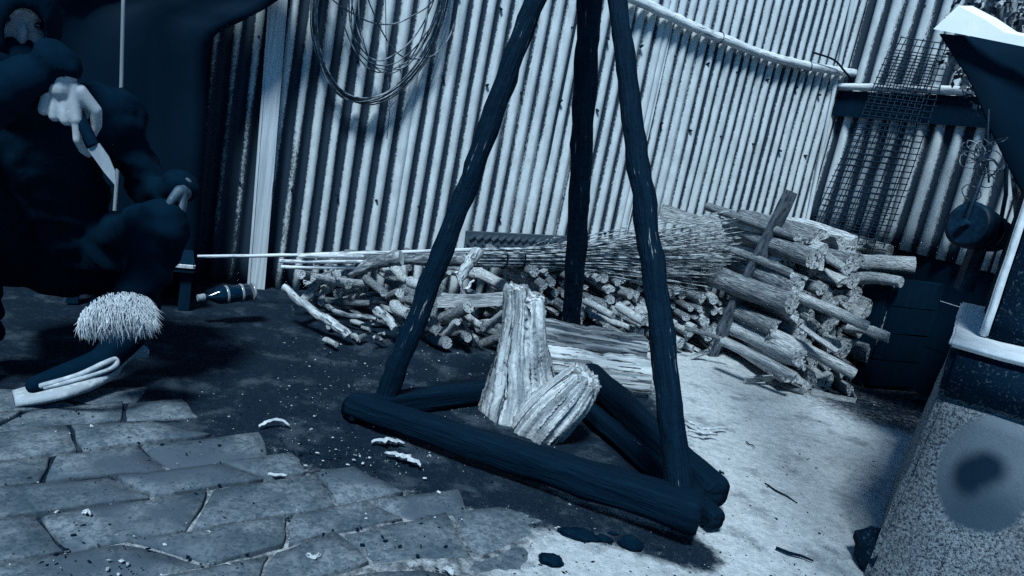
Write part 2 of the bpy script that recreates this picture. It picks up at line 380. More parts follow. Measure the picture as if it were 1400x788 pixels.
# irregular paving stones, each a piece of the ground
PA = np.array([.122, .100]); PA /= np.linalg.norm(PA); PB = np.array([.092, -.085]); PB /= np.linalg.norm(PB)
prow = {}
def pcorner(i, j):
    if (i, j) not in prow:
        r = random.Random(i*131+j*17+5); prow[(i, j)] = (r.uniform(-.045, .045), r.uniform(-.024, .024))
    return prow[(i, j)]
POR = np.array([-.72, 1.30])
for j in range(-12, 14):
    for i in range(-9, 12):
        def cor(ii, jj, sh):
            a, b = pcorner(ii, jj)
            # running bond: each course is shifted
            u = (ii+.5*(j % 2))*.215+a*1.4; v = jj*.118+b*1.0+.010*math.sin(ii*1.7+jj)
            return POR+PA*u+PB*v
        q = [cor(i, j, 0), cor(i+1, j, 0), cor(i+1, j+1, 0), cor(i, j+1, 0)]
        c = sum(q)/4
        fade = c[0]+.42*(c[1]-1.2)
        if c[0] > .14 or c[1] > 1.72 or c[1] < .75 or c[0] < -1.5: continue
        rr = random.Random(i*77+j*991)
        if c[1] > 1.5 and rr.random() < .25: continue
        top = .007+rr.uniform(-.002, .003) - max(0, c[0]+.22)*.040 - max(0, c[1]-1.45)*.035
        n = 5; ring = []
        for k in range(4):
            a, b = q[k], q[(k+1) % 4]
            for t in np.linspace(0, 1, n, endpoint=False):
                p = a*(1-t)+b*t; p = c+(p-c)*(1-.0035/max(.05, np.linalg.norm(p-c)))
                cr = min(t, 1-t)*2
                p = c+(p-c)*(1-.03*(1-cr)**2)
                p = p+np.array([nz(p[0]*14, p[1]*14, 1), nz(p[0]*14, p[1]*14, 9)])*.007
                ring.append(p)
        mb = MB(); N = len(ring); V = []; tilt = (rr.uniform(-.02, .02), rr.uniform(-.02, .02))
        for sc_, dz in ((1.0, -.03), (1.0, -.004), (.975, -.0006), (.55, .0010)):
            for p in ring:
                pp = c+(p-c)*sc_
                V.append((pp[0], pp[1], top+dz+(pp[0]-c[0])*tilt[0]+(pp[1]-c[1])*tilt[1]+.0025*nz(pp[0]*12, pp[1]*12, 4)))
        V.append((c[0], c[1], top+.002)); Fq = []
        for L in range(3):
            for k in range(N): Fq.append((L*N+k, L*N+(k+1) % N, (L+1)*N+(k+1) % N, (L+1)*N+k))
        for k in range(N): Fq.append((3*N+k, 3*N+(k+1) % N, 4*N))
        Fq = [tuple(reversed(f)) for f in Fq]
        mb.add(V, Fq, 0, True); mb.build('paving_stone', M['paver'], ground, origin=(c[0], c[1], 0))

# ------------------------------------------------------------------ corrugated fence
def sheet(parent, name, pos, u0, u1, z0, z1, pitch, amp, phase, o, mat, darkf, lean=0.0, du=None, raggd=.0):
    du = du or pitch/14; n = int((u1-u0)/du)+1; nzr = 16
    V, G, S = [], [], []
    for k in range(nzr):
        for i in range(n):
            u = u0+du*i; z = z0+(z1-z0)*k/(nzr-1)
            ph = (u/pitch+phase+.02*nz(u*2, z*2))*2*math.pi; c = math.cos(ph)
            prof = math.copysign(abs(c)**.8, c)
            oo = o+amp*prof+.006*nz(u*1.7, z*1.9, phase*9)
            zz = z+(raggd*nz(u*9, k*.1, 5) if k in (0,) else 0)
            V.append(pos(u+lean*(z-z0), oo, zz)); G.append(.5-.5*prof*1.0+.12*math.sin(ph)); S.append(darkf(u, z)+.20*nz(math.floor(u/pitch+phase+.5)*3.7, phase*5, z*.5, 2)+.16*max(0, nz(u*1.5, z*1.1, 21, 3)))
    Fq = [(k*n+i, k*n+i+1, (k+1)*n+i+1, (k+1)*n+i) for k in range(nzr-1) for i in range(n-1)]
    org = np.array(parent.location); V = [tuple(np.array(p)-org) for p in V]
    me = bpy.data.meshes.new(name); me.from_pydata([tuple(map(float, p)) for p in V], [], Fq)
    for nm, dat in (('grv', G), ('darken', S)):
        a = me.attributes.new(nm, 'FLOAT', 'POINT'); a.data.foreach_set('value', dat)
    me.polygons.foreach_set('use_smooth', [True]*len(Fq))
    ob = link(name, me, mat); ob.parent = parent
    sol = ob.modifiers.new('t', 'SOLIDIFY'); sol.thickness = .0012; sol.offset = -1
    return ob
def s_of(px, py): return float((aw(px, py)-W0) @ WD)
fence = empty('corrugated_fence', wp(1.4, 0, 0), 'long corrugated iron fence behind the firewood, smoke-blackened beside the pale board', 'fence')  # left-end blackening is smoke stain plus weaker light put into the tone
def fence_dark(u, z):
    a = .58*(1-smooth01((u+.10)/.95)) + .10*(1-smooth01((z-.3)/1.0))*(1-smooth01((u-.2)/1.2))  # left-end falloff: smoke stain plus weaker light put into the tone
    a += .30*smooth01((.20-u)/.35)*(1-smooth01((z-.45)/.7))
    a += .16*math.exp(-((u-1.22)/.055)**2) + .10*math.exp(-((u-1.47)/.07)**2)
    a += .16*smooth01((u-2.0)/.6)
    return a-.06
cuts = [-1.6, -.72, s_of(372, 200)+.0, s_of(560, 200), s_of(752, 200), s_of(893, 150), 2.86]
pit = [.072, .072, .072, .062, .060, .054]
for i in range(6):
    sheet(fence, 'sheet', wp, cuts[i]-.03, cuts[i+1]+.015, -.02, 1.95, pit[i], [.011, .011, .011, .009, .009, .008][i], i*.37, -.012+.005*(i % 2), M['sheet'], fence_dark, lean=[.0, .0, .0, .004, .0, .0][i])
for zr in (.42, .98, 1.3):
    for k in range(16):
        u = -.1+k*.186+random.uniform(-.02, .02); mb = MB(); mb.tube([wp(u, -.01, zr), wp(u, .008, zr+random.uniform(-.01, .01))], [.0065, .0045], 8); mb.build('nail', M['iron'], fence)
mb = MB()
a = aw(352, 385, .022); b = aw(381, 10, .022); d = (b-a); d = d/np.linalg.norm(d)
top = a+d*1.9
for (sx, of, wd) in ((0, 0, .052),):
    mb.tube([a-d*.05, a+d*.5, a+d*1.0, top], [.0]*4, 4)
mb = MB(); axw = (WD, WN, d)
mb.box((a-d*.06+top)/2, .058, .018, np.linalg.norm(top-a)+.06, axw, .001)
mb.box((a-d*.06+top)/2-WD*.034, .008, .026, np.linalg.norm(top-a)+.06, axw, .001)
o = mb.build('pale_board', M['post_pale']); tag(o, 'tall pale upright board fixed against the sooty end of the fence', 'board')  # that end's dark tone is smoke stain plus painted weaker light
# corner flashing strip, and the second fence run towards the yard
fence2 = empty('side_fence', wp2(.5, 0, 0), 'wide-ribbed corrugated iron fence behind the leaning wire mesh', 'fence')
def side_dark(u, z): return .04+.22*math.exp(-((u-.02)/.06)**2)+.12*smooth01((.9-z)/.5)+.14*math.exp(-((u-.34)/.09)**2)*smooth01((1.3-z)/.3)  # darker at the corner, lower down and along one band
zb2 = float(aw2(1290, 356)[2])
sheet(fence2, 'sheet', wp2, .0, .50, zb2, 2.3, .098, .014, .2, .012, M['sheet2'], side_dark)
sheet(fence2, 'sheet', wp2, .47, 1.10, zb2, 2.3, .098, .014, .55, .018, M['sheet2'], side_dark)
sheet(fence2, 'sheet', wp2, 1.07, 1.9, zb2, 2.3, .098, .014, .1, .012, M['sheet2'], side_dark)
mb = MB()
for z0, z1 in ((-.02, .21), (.215, .43), (.435, zb2+.02)):
    mb2 = MB(); mb2.box(wp2(.95, -.02, (z0+z1)/2), 1.9, .03, z1-z0, (WN, WD, UP), .003); mb2.build('plank', M['charred'], fence2)
mb = MB(); pts = [aw(1098, 330, .012), aw(1166, 0, .012), aw(1180, -80, .012)]
mb.tube(pts, .011, 8); o = mb.build('corner_strip', M['post_pale'], fence2)
# ------------------------------------------------------------------ rails on the fence
def wob_pole(name, pts, r0, r1, mats, seg=12, n=10, wob=.18, seed=1, parent=None, kn=0.0):
    P = catmull(pts, n); N = len(P); P = [p+np.array([nz(i*.3, seed, 1), nz(i*.3, seed, 5), nz(i*.3, seed, 9)])*kn for i, p in enumerate(P)]
    rad = [r0+(r1-r0)*i/(N-1) for i in range(N)]
    mb = MB(); mb.tube(P, rad, seg, 0, 1 if isinstance(mats, list) else None, wob, seed)
    return zalign(mb, name, mats, P[0], P[-1], parent)
def zalign(mb, name, mats, p0, p1, parent=None):
    """object whose local Z runs along the piece, so that the grain follows it."""
    d = Vector(tuple(p1-p0)).normalized(); q = d.to_track_quat('Z', 'Y'); Mx = Matrix.Translation(Vector(tuple(p0))) @ q.to_matrix().to_4x4()
    inv = Mx.inverted(); mb.v = [tuple(inv @ Vector(p)) for p in mb.v]
    ob = link(name, mb.mesh(name), mats); ob.rotation_euler = q.to_euler(); ob.location = tuple(p0)
    if parent is not None:
        ob.parent = parent; ob.location = tuple(np.array(p0)-np.array(parent.location))
    return ob
rail = empty('fence_rail', aw(1000, 55, .05), 'bent weathered pole lashed high across the corrugated fence', 'pole')
wob_pole('pole', [aw(840, -14, .030), aw(900, 14, .028), aw(950, 38, .031), aw(1000, 58, .030), aw(1060, 80, .028), aw(1120, 93, .028), aw(1168, 101, .028)], .0235, .021, [M['palepole'], M['end']], seed=3, parent=rail, kn=.004)
for q in ((985, 52), (1105, 92)):
    c = aw(*q, .029); ring = [c+(UP*math.cos(t)+WN*math.sin(t))*.026 for t in np.linspace(0, 2*math.pi, 13)[:-1]]
    mb = MB(); mb.tube(ring, .0022, 5, closed=True); mb.tube([c-UP*.025, c-UP*.075-WN*.03], .0015, 5); mb.build('lashing', M['wire'], rail, origin=rail.location)
mb = MB(); mb.tube(catmull([aw(1112, 72, .06), aw(1140, 82, .065), aw(1155, 98, .06), aw(1167, 112, .05)], 5), [.005]*15+[.003], 6)
o = mb.build('twisted_twig', M['beam']); tag(o, 'short dark twisted twig hooked over the end of the bent pole', 'twig')
rail2 = empty('side_rail', aw2(1220, 118, .06), 'straight dark rail board with a pale top across the side fence', 'rail')
a = aw2(1140, 118, .06); b = aw2(1372, 126, .06)
wob_pole('pole', [a, (a+b)/2, b], .018, .02, [M['palepole'], M['end']], seed=9, parent=rail2)
mb = MB(); ax = (b-a)/np.linalg.norm(b-a); mb.box((a+b)/2-UP*.085+WD*.022, np.linalg.norm(b-a), .02, .13, (ax, np.cross(UP, ax), UP), .002); mb.build('board', M['charred'], rail2, origin=rail2.location)  # dark board also takes in the shadow beneath the rail

# ------------------------------------------------------------------ wire coil hung on the fence
coil = empty('wire_coil', aw(525, 60, .04), 'loose coil of thin wire hanging on the corrugated fence', 'wire')
def loop(cx, cy, rx, ry, o, wobb, seed, r=.0029, tilt=0):
    P = []; c = aw(cx, cy, o); kx = np.linalg.norm(aw(cx+1, cy, o)-aw(cx, cy, o)); kz = np.linalg.norm(aw(cx, cy+1, o)-aw(cx, cy, o))
    for t in np.linspace(0, 2*math.pi, 65)[:-1]:
        w_ = 1+wobb*nz(math.cos(t)*.9+seed, math.sin(t)*.9, seed*2.7, 2)
        u = rx*math.cos(t)*w_; v = ry*math.sin(t)*w_; u2 = u*math.cos(tilt)-v*math.sin(tilt); v2 = u*math.sin(tilt)+v*math.cos(tilt)
        P.append(c+WD*u2*kx+UP*v2*kz+WN*.012*nz(math.cos(t)+seed*3, math.sin(t), 1))
    mb = MB(); mb.tube(P, r, 5, closed=True); mb.build('loop', M['coil'], coil, origin=coil.location)
for k in range(11): loop(524+random.uniform(-3, 3), -8+random.uniform(-3, 3), 86+random.uniform(-3, 3), 158+random.uniform(-4, 4), .03+.004*k, .035, k, tilt=-.12)
for k in range(5): loop(545+random.uniform(-14, 10), -20+random.uniform(-6, 6), 62+random.uniform(-8, 6), 122+random.uniform(-10, 8), .05+.004*k, .07, 20+k, tilt=-.1+random.uniform(-.15, .2))
loop(520, -50, 82, 82, .06, .1, 41, tilt=.3); loop(560, -60, 70, 150, .06, .1, 44, tilt=.22)
mb = MB(); mb.tube([aw(527, -10, .05), aw(528, 70, .06), aw(533, 150, .05), aw(529, 190, .02)], .0018, 5); mb.build('tail', M['coil'], coil, origin=coil.location)

# ------------------------------------------------------------------ logs
def log_mesh(kind, seed):
    rr = random.Random(seed); mb = MB(); rings = 9
    bend = (rr.uniform(-.35, .35), rr.uniform(-.35, .35)); tap = rr.uniform(.82, 1.0); V = []
    if kind == 'round': prof = [(math.cos(2*math.pi*k/16), math.sin(2*math.pi*k/16), 0) for k in range(16)]
    else:
        ang = math.pi*(1.0 if kind == 'half' else .55)
        a0 = rr.uniform(0, 6.28); prof = [(math.cos(a0+ang*k/9), math.sin(a0+ang*k/9), 0) for k in range(10)]
        ap = (rr.uniform(-.15, .15), rr.uniform(-.15, .15)) if kind == 'half' else (rr.uniform(-.25, .05), rr.uniform(-.2, .1))
        e, s0 = prof[-1], prof[0]
        prof += [((e[0]*(1-t)+ap[0]*t), (e[1]*(1-t)+ap[1]*t), 1) for t in (.12, .55, 1.0)] + [((s0[0]*t+ap[0]*(1-t)), (s0[1]*t+ap[1]*(1-t)), 1) for t in (.45, .88)]
    n = len(prof); kn = (rr.uniform(.2, .8), rr.uniform(0, 6.28)) if rr.random() < .4 else None
    for i in range(rings):
        z = i/(rings-1); sc = 1-(1-tap)*z
        for k, (x, y, fl) in enumerate(prof):
            q = 1+.16*nz(x*1.1+seed*3.3, y*1.1, z*1.6+seed)+.05*nz(x*4, y*4, z*7+seed)
            if kn and abs(z-kn[0]) < .1: 
                q += .3*max(0, math.cos(math.atan2(y, x)-kn[1]))**4
            if fl: q = 1+.10*nz(x*3+seed, y*3, z*1.2)
            ze = z
            if i in (0, rings-1): ze += .012*nz(x*2+seed, y*2, i)
            V.append((x*sc*q+bend[0]*math.sin(z*math.pi), y*sc*q+bend[1]*math.sin(z*math.pi), ze))
    for k in range(n):
        k2 = (k+1) % n; fl = prof[k][2] or prof[k2][2]
        mb.add([V[i*n+kk] for i in range(rings) for kk in (k, k2)], [(2*i, 2*i+1, 2*i+3, 2*i+2) for i in range(rings-1)], 2 if fl else 0, True)
    for i, rev in ((0, True), (rings-1, False)):
        ring = V[i*n:(i+1)*n]; c = tuple(np.mean(np.array(ring), axis=0)+np.array([0, 0, .006 if rev else -.006]))
        mb.add(ring+[c], [((k+1) % n, k, n) if rev else (k, (k+1) % n, n) for k in range(n)], 1)
    # weld strips so that shading is smooth round the bark
    me = mb.mesh('log'); bm = bmesh.new(); bm.from_mesh(me)
    side = [v for v in bm.verts if all(f.material_index != 1 for f in v.link_faces)]
    bmesh.ops.remove_doubles(bm, verts=side, dist=1e-5)
    for e in bm.edges:
        if len(e.link_faces) == 2 and e.link_faces[0].material_index != e.link_faces[1].material_index: e.smooth = False
    bm.to_mesh(me); bm.free(); return me
LOGS = {}
for kind, cnt in (('round', 8), ('half', 5), ('quarter', 5)):
    for v in range(cnt):
        for mt in ('bark', 'bark_pale'):
            me = log_mesh(kind, v*13+{'round': 1, 'half': 5, 'quarter': 9}[kind])
            for x in (M[mt], M['end'], M['split']): me.materials.append(x)
            LOGS[(kind, v, mt)] = me
def log(p0, p1, r, kind='round', mt='bark', v=None, roll=None, name='firewood_log', label=None, group=None, cat='log'):
    p0, p1 = np.array(p0, float), np.array(p1, float); d = p1-p0; L = np.linalg.norm(d)
    n = {'round': 8, 'half': 5, 'quarter': 5}[kind]; v = random.randrange(n) if v is None else v % n
    ob = link(name, LOGS[(kind, v, mt)], None)
    q = Vector(tuple(d)).normalized().to_track_quat('Z', 'Y')
    q = q @ Matrix.Rotation(random.uniform(0, 6.28) if roll is None else roll, 3, 'Z').to_quaternion()
    ob.rotation_euler = q.to_euler(); ob.location = tuple(p0); ob.scale = (r, r, L)
    tag(ob, label, cat, group); return ob
# tall stack in the fence corner: log axes run out from the fence
TONE = {'bark': 'dark-barked', 'bark_pale': 'pale-barked'}; SHAPE = {'round': 'round', 'half': 'half-split', 'quarter': 'wedge-split'}
LA = '%s %s firewood log stacked in the tall pile in the fence corner'; GA = 'firewood stacked in the fence corner'
z = .035; row = 0
while z < .60:
    s = 1.93+.10*(z/.6)+random.uniform(-.02, .02); hmax = 0
    while s < 2.80-.03*random.random():
        r = random.choice([.022, .028, .033, .038, .044, .050])*random.uniform(.9, 1.1); kind = random.choice(['round', 'half', 'quarter', 'quarter', 'round', 'half'])
        if kind != 'round': r *= 1.3
        o1 = .94-.20*(z/.6)+random.uniform(-.07, .05)-.20*max(0, (s-2.3)/.5); L = random.uniform(.5, .62)
        if s < 2.1: o1 += random.uniform(-.05, .08)
        a = random.gauss(0, .10)+(-.22 if s < 2.35 and z < .3 else 0)
        end = wp(s+r*.6, o1, z+random.gauss(0, .006)); beg = end-WN*L*math.cos(a)-WD*L*math.sin(a)+UP*random.gauss(.0, .02)
        if z < .06: beg[2] = end[2] = r*.8
        mt_ = random.choice(['bark', 'bark', 'bark_pale']); log(beg, end, r, kind, mt_, label=LA % (TONE[mt_], SHAPE[kind]), group=GA)
        s += r*1.85; hmax = max(hmax, r)
    z += .062; row += 1
# pale slabs and special pieces on top of that stack
def hero(x0, y0, o0, x1, y1, o1, r, kind, mt, label, v=None, roll=None, name='firewood_log', cat='log'):
    return log(aw(x0, y0, o0), aw(x1, y1, o1), r, kind, mt, v, roll, name, label, None, cat)
hero(1160, 358, .62, 1250, 364, .80, .042, 'round', 'bark_pale', 'thick pale knotted log topping the end of the tall pile', 2)
hero(1170, 380, .72, 1232, 386, .92, .028, 'round', 'bark_pale', 'round pale log end jutting past the side of the tall pile', 6)
hero(1160, 448, .80, 1216, 462, .98, .024, 'half', 'bark_pale', 'half-split pale log jutting low past the side of the tall pile', 2)
hero(1072, 338, .60, 1178, 336, .55, .030, 'half', 'bark_pale', 'pale flat-bottomed log lying across the crest of the tall pile', 1, 2.0)
hero(1118, 352, .70, 1150, 372, .90, .040, 'quarter', 'bark_pale', 'wedge of pale wood jutting out below the crest log', 3)
hero(1082, 402, .80, 1186, 447, 1.0, .024, 'round', 'bark_pale', 'long pale round branch poking out midway up the tall pile', 4)
hero(1050, 455, .80, 1168, 512, 1.04, .027, 'round', 'bark_pale', 'long pale branch sloping out near the foot of the tall pile', 5)
hero(990, 462, .78, 1090, 512, 1.05, .034, 'quarter', 'bark_pale', 'split log sloping to the ground at the foot of the pile', 0)
hero(1095, 445, .9, 1145, 480, 1.05, .015, 'half', 'bark_pale', 'thin bright split stick leaning on the tall pile', 2)
hero(1020, 522, .9, 1060, 517, .9, .017, 'half', 'bark_pale', 'short pale billet dropped on the sand before the pile', 3)
log(az(1145, 505, .03), az(1168, 545, .012), .012, 'half', 'bark', 1, None, 'wood_scrap', 'thin dark scrap of wood lying at the pile foot', None, 'wood scrap')
log(az(1110, 535, .012), az(1170, 548, .012), .012, 'half', 'bark_pale', 4, None, 'wood_scrap', 'pale splinter lying flat beside the dark scrap', None, 'wood scrap')
log(az(1048, 520, .012), az(1100, 537, .012), .014, 'half', 'bark', 0, None, 'wood_scrap', 'dark strip of bark lying between billet and splinter', None, 'wood scrap')
# big pale slab on top at the back left of that stack
hero(905, 290, .16, 1085, 332, .40, .040, 'half', 'bark_pale', 'long pale slab of wood lying between brushwood and tall pile', 2, .4, 'wood_slab', 'slab')
# dark plank leaning on it
P0, P1 = az(972, 486, .0), aw(1082, 262, .62)
d = (P1-P0)/np.linalg.norm(P1-P0); sd_ = np.cross(d, WN); sd_ /= np.linalg.norm(sd_); nn = np.cross(sd_, d)
mb = MB(); nsg = 12; V = []
L = np.linalg.norm(P1-P0)
for i in range(nsg+1):
    t = i/nsg; wd = .040*(1+.12*nz(t*5, 3))+.004; th = .016; c = P0+d*L*t+sd_*.008*nz(t*3, 8)
    tp = 1 if 0 < i < nsg else .82
    for a, b in ((-1, -1), (1, -1), (1, 1), (-1, 1)): V.append(c+sd_*a*wd*.62*tp+nn*b*th)
Fq = [(i*4+k, i*4+(k+1) % 4, i*4+4+(k+1) % 4, i*4+4+k) for i in range(nsg) for k in range(4)]+[(3, 2, 1, 0), (nsg*4, nsg*4+1, nsg*4+2, nsg*4+3)]
mb.add(V, Fq); M['plank_dark'] = m_wood('dark_plank', (.022, .036, .052), (.085, .105, .13), stretch=(20, 20, 6), scale=2, crk=(.4, .46))
o = zalign(mb, 'leaning_plank', M['plank_dark'], P0, P1); tag(o, 'dark weathered plank leaning on the tall firewood pile', 'plank')
# low pile of thin billets between the posts
LB = '%s %s thin billet in the low heap under the brushwood'; GB = 'billets in the low heap under the brushwood'
z = .025
while z < .31:
    s = .98+random.uniform(-.02, .02)
    while s < 1.98:
        r = random.uniform(.015, .027); o1 = .56-.40*z+random.uniform(-.07, .05); a = random.gauss(-.05, .22); L = random.uniform(.34, .44)
        end = wp(s, o1, z+random.gauss(0, .007)); beg = end-WN*L*math.cos(a)-WD*L*math.sin(a)-UP*random.gauss(0, .015)
        if z < .04: beg[2] = end[2] = r
        kind, mt_ = random.choice(['round', 'round', 'round', 'quarter']), random.choice(['bark', 'bark_pale', 'bark']); log(beg, end, r, kind, mt_, label=LB % (TONE[mt_], SHAPE[kind]), group=GB)
        s += r*2.25
    z += .043
hero(935, 448, .62, 1000, 470, .70, .016, 'quarter', 'bark', 'dark split stick at the foot of the leaning plank', 1)
hero(935, 490, .6, 968, 478, .62, .018, 'quarter', 'bark_pale', 'small pale wedge of wood beside the leaning plank', 2)
for (a, b, r) in (((800, 412), (838, 432), .016), ((845, 418), (880, 440), .020), ((806, 430), (860, 448), .013)):
    hero(a[0], a[1], .52, b[0], b[1], .66, r, 'round', 'bark_pale', None); 
    bpy.context.scene.collection.objects[-1]['label'] = 'pale crooked stick fallen forward from the low heap'; bpy.context.scene.collection.objects[-1]['group'] = 'sticks fallen from the low heap'
# two heavy split timbers behind the stump
def block(x0, y0, x1, y1, hgt, dep, mats, label, seed):
    """squared, adzed timber: (x, y) are the front bottom edge on the ground side."""
    a, b, zb = np.array(x0, float), np.array(x1, float), hgt[0]; d = b-a; L = np.linalg.norm(d); d /= L; bk = np.cross(UP, d); n = 26; V = []
    for i in range(n+1):
        t = i/n; c = a+d*L*t; k = 1+.10*nz(t*3, seed)
        ring = [(0, 0), (0, .35), (.04, .75), (.18, 1.0), (.5, 1.06), (.85, 1.0), (1, .7), (1, 0)]
        for (u, w_) in ring: V.append(c+bk*dep*u*k+UP*(hgt[1]*w_*k+.006*nz(t*9, u*3+seed, w_*3))+d*(.012*nz(u*3, w_*3, seed+i) if i in (0, n) else 0))
    m_ = 8; Fq = [(i*m_+k, (i+1)*m_+k, (i+1)*m_+(k+1) % m_, i*m_+(k+1) % m_) for i in range(n) for k in range(m_)]
    mb = MB(); mb.add(V, Fq, 0, True); mb.add(V[:m_], [tuple(range(m_))], 1); mb.add(V[-m_:], [tuple(range(m_))[::-1]], 1)
    o = zalign(mb, 'split_timber', mats, a, b); tag(o, label, 'timber'); return o
a_, b_ = az(742, 530, 0), az(886, 545, 0)
block(a_, 0, b_, 0, (0, .125), .13, [M['timber'], M['timber']], 'heavy pale split timber on the ground behind the stump', 3)
up_ = np.array([-.02, .05, .122])
block(a_+up_+np.array([-.04, 0, 0]), 0, b_+up_+np.array([-.005, .01, -.012]), 0, (0, .075), .12, [M['timber_dark'], M['timber']], 'dark-sided timber resting on top of the heavy pale one', 5)
# left heap of crooked branches
def branch(pts, r0, r1, mt, label, group=None, seed=1, name='branch', kn=.006):
    o = wob_pole(name, pts, r0, r1, [M[{'bark': 'rbark', 'bark_pale': 'rbark_pale'}.get(mt, mt)], M['end']], 10, 7, .22, seed, None, kn); tag(o, label, 'branch', group); return o
branch([aw(388, 392, .50), aw(415, 416, .56), aw(445, 436, .62), aw(476, 458, .68)], .013, .017, 'bark_pale', 'pale curved branch sloping down the sooty end of the heap', seed=2)
branch([aw(440, 415, .40), aw(470, 430, .5), aw(515, 436, .55)], .011, .010, 'bark', 'dark thin branch crossing beside the pale curved branch', seed=4)
branch([aw(418, 388, .30), aw(470, 374, .34), aw(520, 358, .38), aw(548, 352, .42)], .020, .030, 'bark', 'thick knobbly bough rising onto the long log', seed=5)
branch([aw(430, 354, .22), aw(500, 352, .24), aw(570, 354, .25), aw(640, 355, .26)], .024, .030, 'bark', 'long smooth log lying level along the fence', seed=6, name='long_log')
branch([aw(652, 345, .46), aw(640, 362, .48), aw(628, 382, .50)], .028, .016, 'bark_pale', 'stout hooked bough end beside the brushwood ties', seed=7)
branch([aw(624, 372, .55), aw(632, 395, .56), aw(634, 412, .56)], .007, .008, 'bark_pale', 'thin forked stick standing against the pale plank end', seed=8)
branch([aw(648, 384, .52), aw(636, 397, .54)], .004, .007, 'palepole', 'short pale spike of wood above the plank end', seed=9)
branch([aw(515, 425, .58), aw(530, 436, .62), aw(540, 450, .66)], .018, .014, 'bark_pale', 'stubby knuckle of branch in the middle of the heap', seed=11)
LC = '%s %s branch piece jumbled in the heap at the fence foot'; GC = 'branch pieces jumbled in the left heap'
for k in range(46):
    s = random.uniform(.12, .98); zc = random.uniform(.02, .22)*(1-.25*abs(s-.6)); oo = random.uniform(.12, .62)-zc*.9
    an = random.gauss(-.2, .7); L = random.uniform(.12, .3); c = wp(s, max(.1, oo), zc)
    dd = (WN*math.cos(an)+WD*math.sin(an))*L/2+UP*random.gauss(0, .02)
    kind, mt_ = random.choice(['round', 'round', 'quarter']), random.choice(['bark', 'bark', 'bark_pale']); log(c-dd, c+dd, random.uniform(.011, .024), kind, mt_, label=LC % (TONE[mt_], SHAPE[kind]), group=GC, name='branch_piece', cat='branch')
hero(598, 410, .60, 692, 407, .60, .028, 'half', 'bark_pale', 'bright flat-cut plank end lying left of the stump', 4, 1.2, 'plank_end', 'plank')
for k, (x0, y0, x1, y1) in enumerate(((606, 436, 640, 420), (640, 428, 662, 446), (655, 450, 690, 425), (660, 470, 690, 462), (600, 465, 625, 440), (618, 455, 640, 462), (560, 385, 600, 400), (560, 410, 590, 425), (575, 440, 600, 455), (540, 418, 560, 430), (590, 460, 612, 470))):
    log(aw(x0, y0, .60), aw(x1, y1, .72), random.uniform(.016, .026), random.choice(['round', 'half']), random.choice(['bark', 'bark_pale']), label='stubby cut wood chunk lying before the heap under the plank end', group='wood chunks before the heap', name='wood_chunk', cat='wood chunk')
for k in range(26):
    x = random.uniform(440, 660); y = random.uniform(425, 470); c = az(x, y, .015)
    log(c, c+np.array([random.uniform(-.07, .07), random.uniform(-.07, .05), random.uniform(-.004, .03)]), random.uniform(.007, .014), random.choice(['round', 'quarter']), random.choice(['bark', 'bark_pale']), label='small broken stick scattered on the ground before the heap', group='broken sticks before the heap', name='broken_stick', cat='stick')
# long thin pole along the heap and pale poles
branch([aw(270, 351, .30), aw(400, 349, .31), aw(520, 346, .32), aw(655, 341, .33)], .006, .008, 'palepole', 'long thin pole lying level along the foot of the fence', seed=21, name='thin_pole', kn=.002)
for k, (x0, x1, y) in enumerate(((408, 436, 350), (382, 450, 357), (384, 440, 365))):
    o = wob_pole('pale_pole', [aw(x0, y, .45), aw((x0+x1)/2, y+1, .45), aw(x1+60, y+1, .34)], .0065, .007, [M['palepole'], M['end']], 8, 5, .1, 30+k)
    tag(o, 'slim pale cut pole end sticking out beside the long log', 'pole', 'slim pale poles beside the long log')

# ------------------------------------------------------------------ brushwood bundle
brush = empty('brushwood_bundle', aw(800, 360, .38), 'big tied bundle of thin dry twigs fanning out over the heap', 'brushwood')
mb = MB()
for k in range(420):
    u, v_ = random.gauss(0, .42), random.gauss(0, .42)
    y0 = 354+11*u; o0 = .40+.03*v_; b = aw(646+random.uniform(-10, 14), y0, o0)
    x2 = random.uniform(860, 1020); spread = (x2-700)/300
    t2 = aw(x2, 354+spread*(52*u+10*random.gauss(0, 1))-6*spread, .40+.11*v_*spread+.03)
    mid = aw(742, 354+14*u, .40+.035*v_); md2 = (mid+t2)/2+UP*random.gauss(0, .012)
    P = catmull([b, mid, md2, t2+UP*random.gauss(0, .015)], 3)
    mb.tube(P, np.linspace(random.uniform(.0028, .0042), .0012, len(P)), 4, cap=False, smooth=False)
    if random.random() < .55:
        q = P[6]; dv = (P[8]-P[6]); e = q+dv*1.3+UP*random.gauss(.01, .03)+WN*random.gauss(0, .02)
        mb.tube([q, (q+e)/2, e], [.0016, .0014, .0009], 3, cap=False, smooth=False)
for k in range(26):   # stray twigs sticking up
    a = aw(random.uniform(720, 990), random.uniform(335, 350), .38); e = a+WD*random.uniform(-.02, .16)+UP*random.uniform(.02, .10)+WN*random.gauss(0, .03)
    mb.tube([a, (a+e)/2+UP*.01, e], [.0016, .0013, .0008], 3, cap=False, smooth=False)
o = mb.build('twigs', M['twig'], brush, origin=brush.location); tag(o, kind='stuff')
for xx in (688, 712):
    c = aw(xx, 354, .40); mb = MB(); ring = [c+UP*math.cos(t)*.040+WN*math.sin(t)*.036+WD*.004*math.sin(t) for t in np.linspace(0, 2*math.pi, 17)[:-1]]
    mb.tube(ring, .0035, 5, closed=True); mb.build('tie', M['beam'], brush, origin=brush.location)
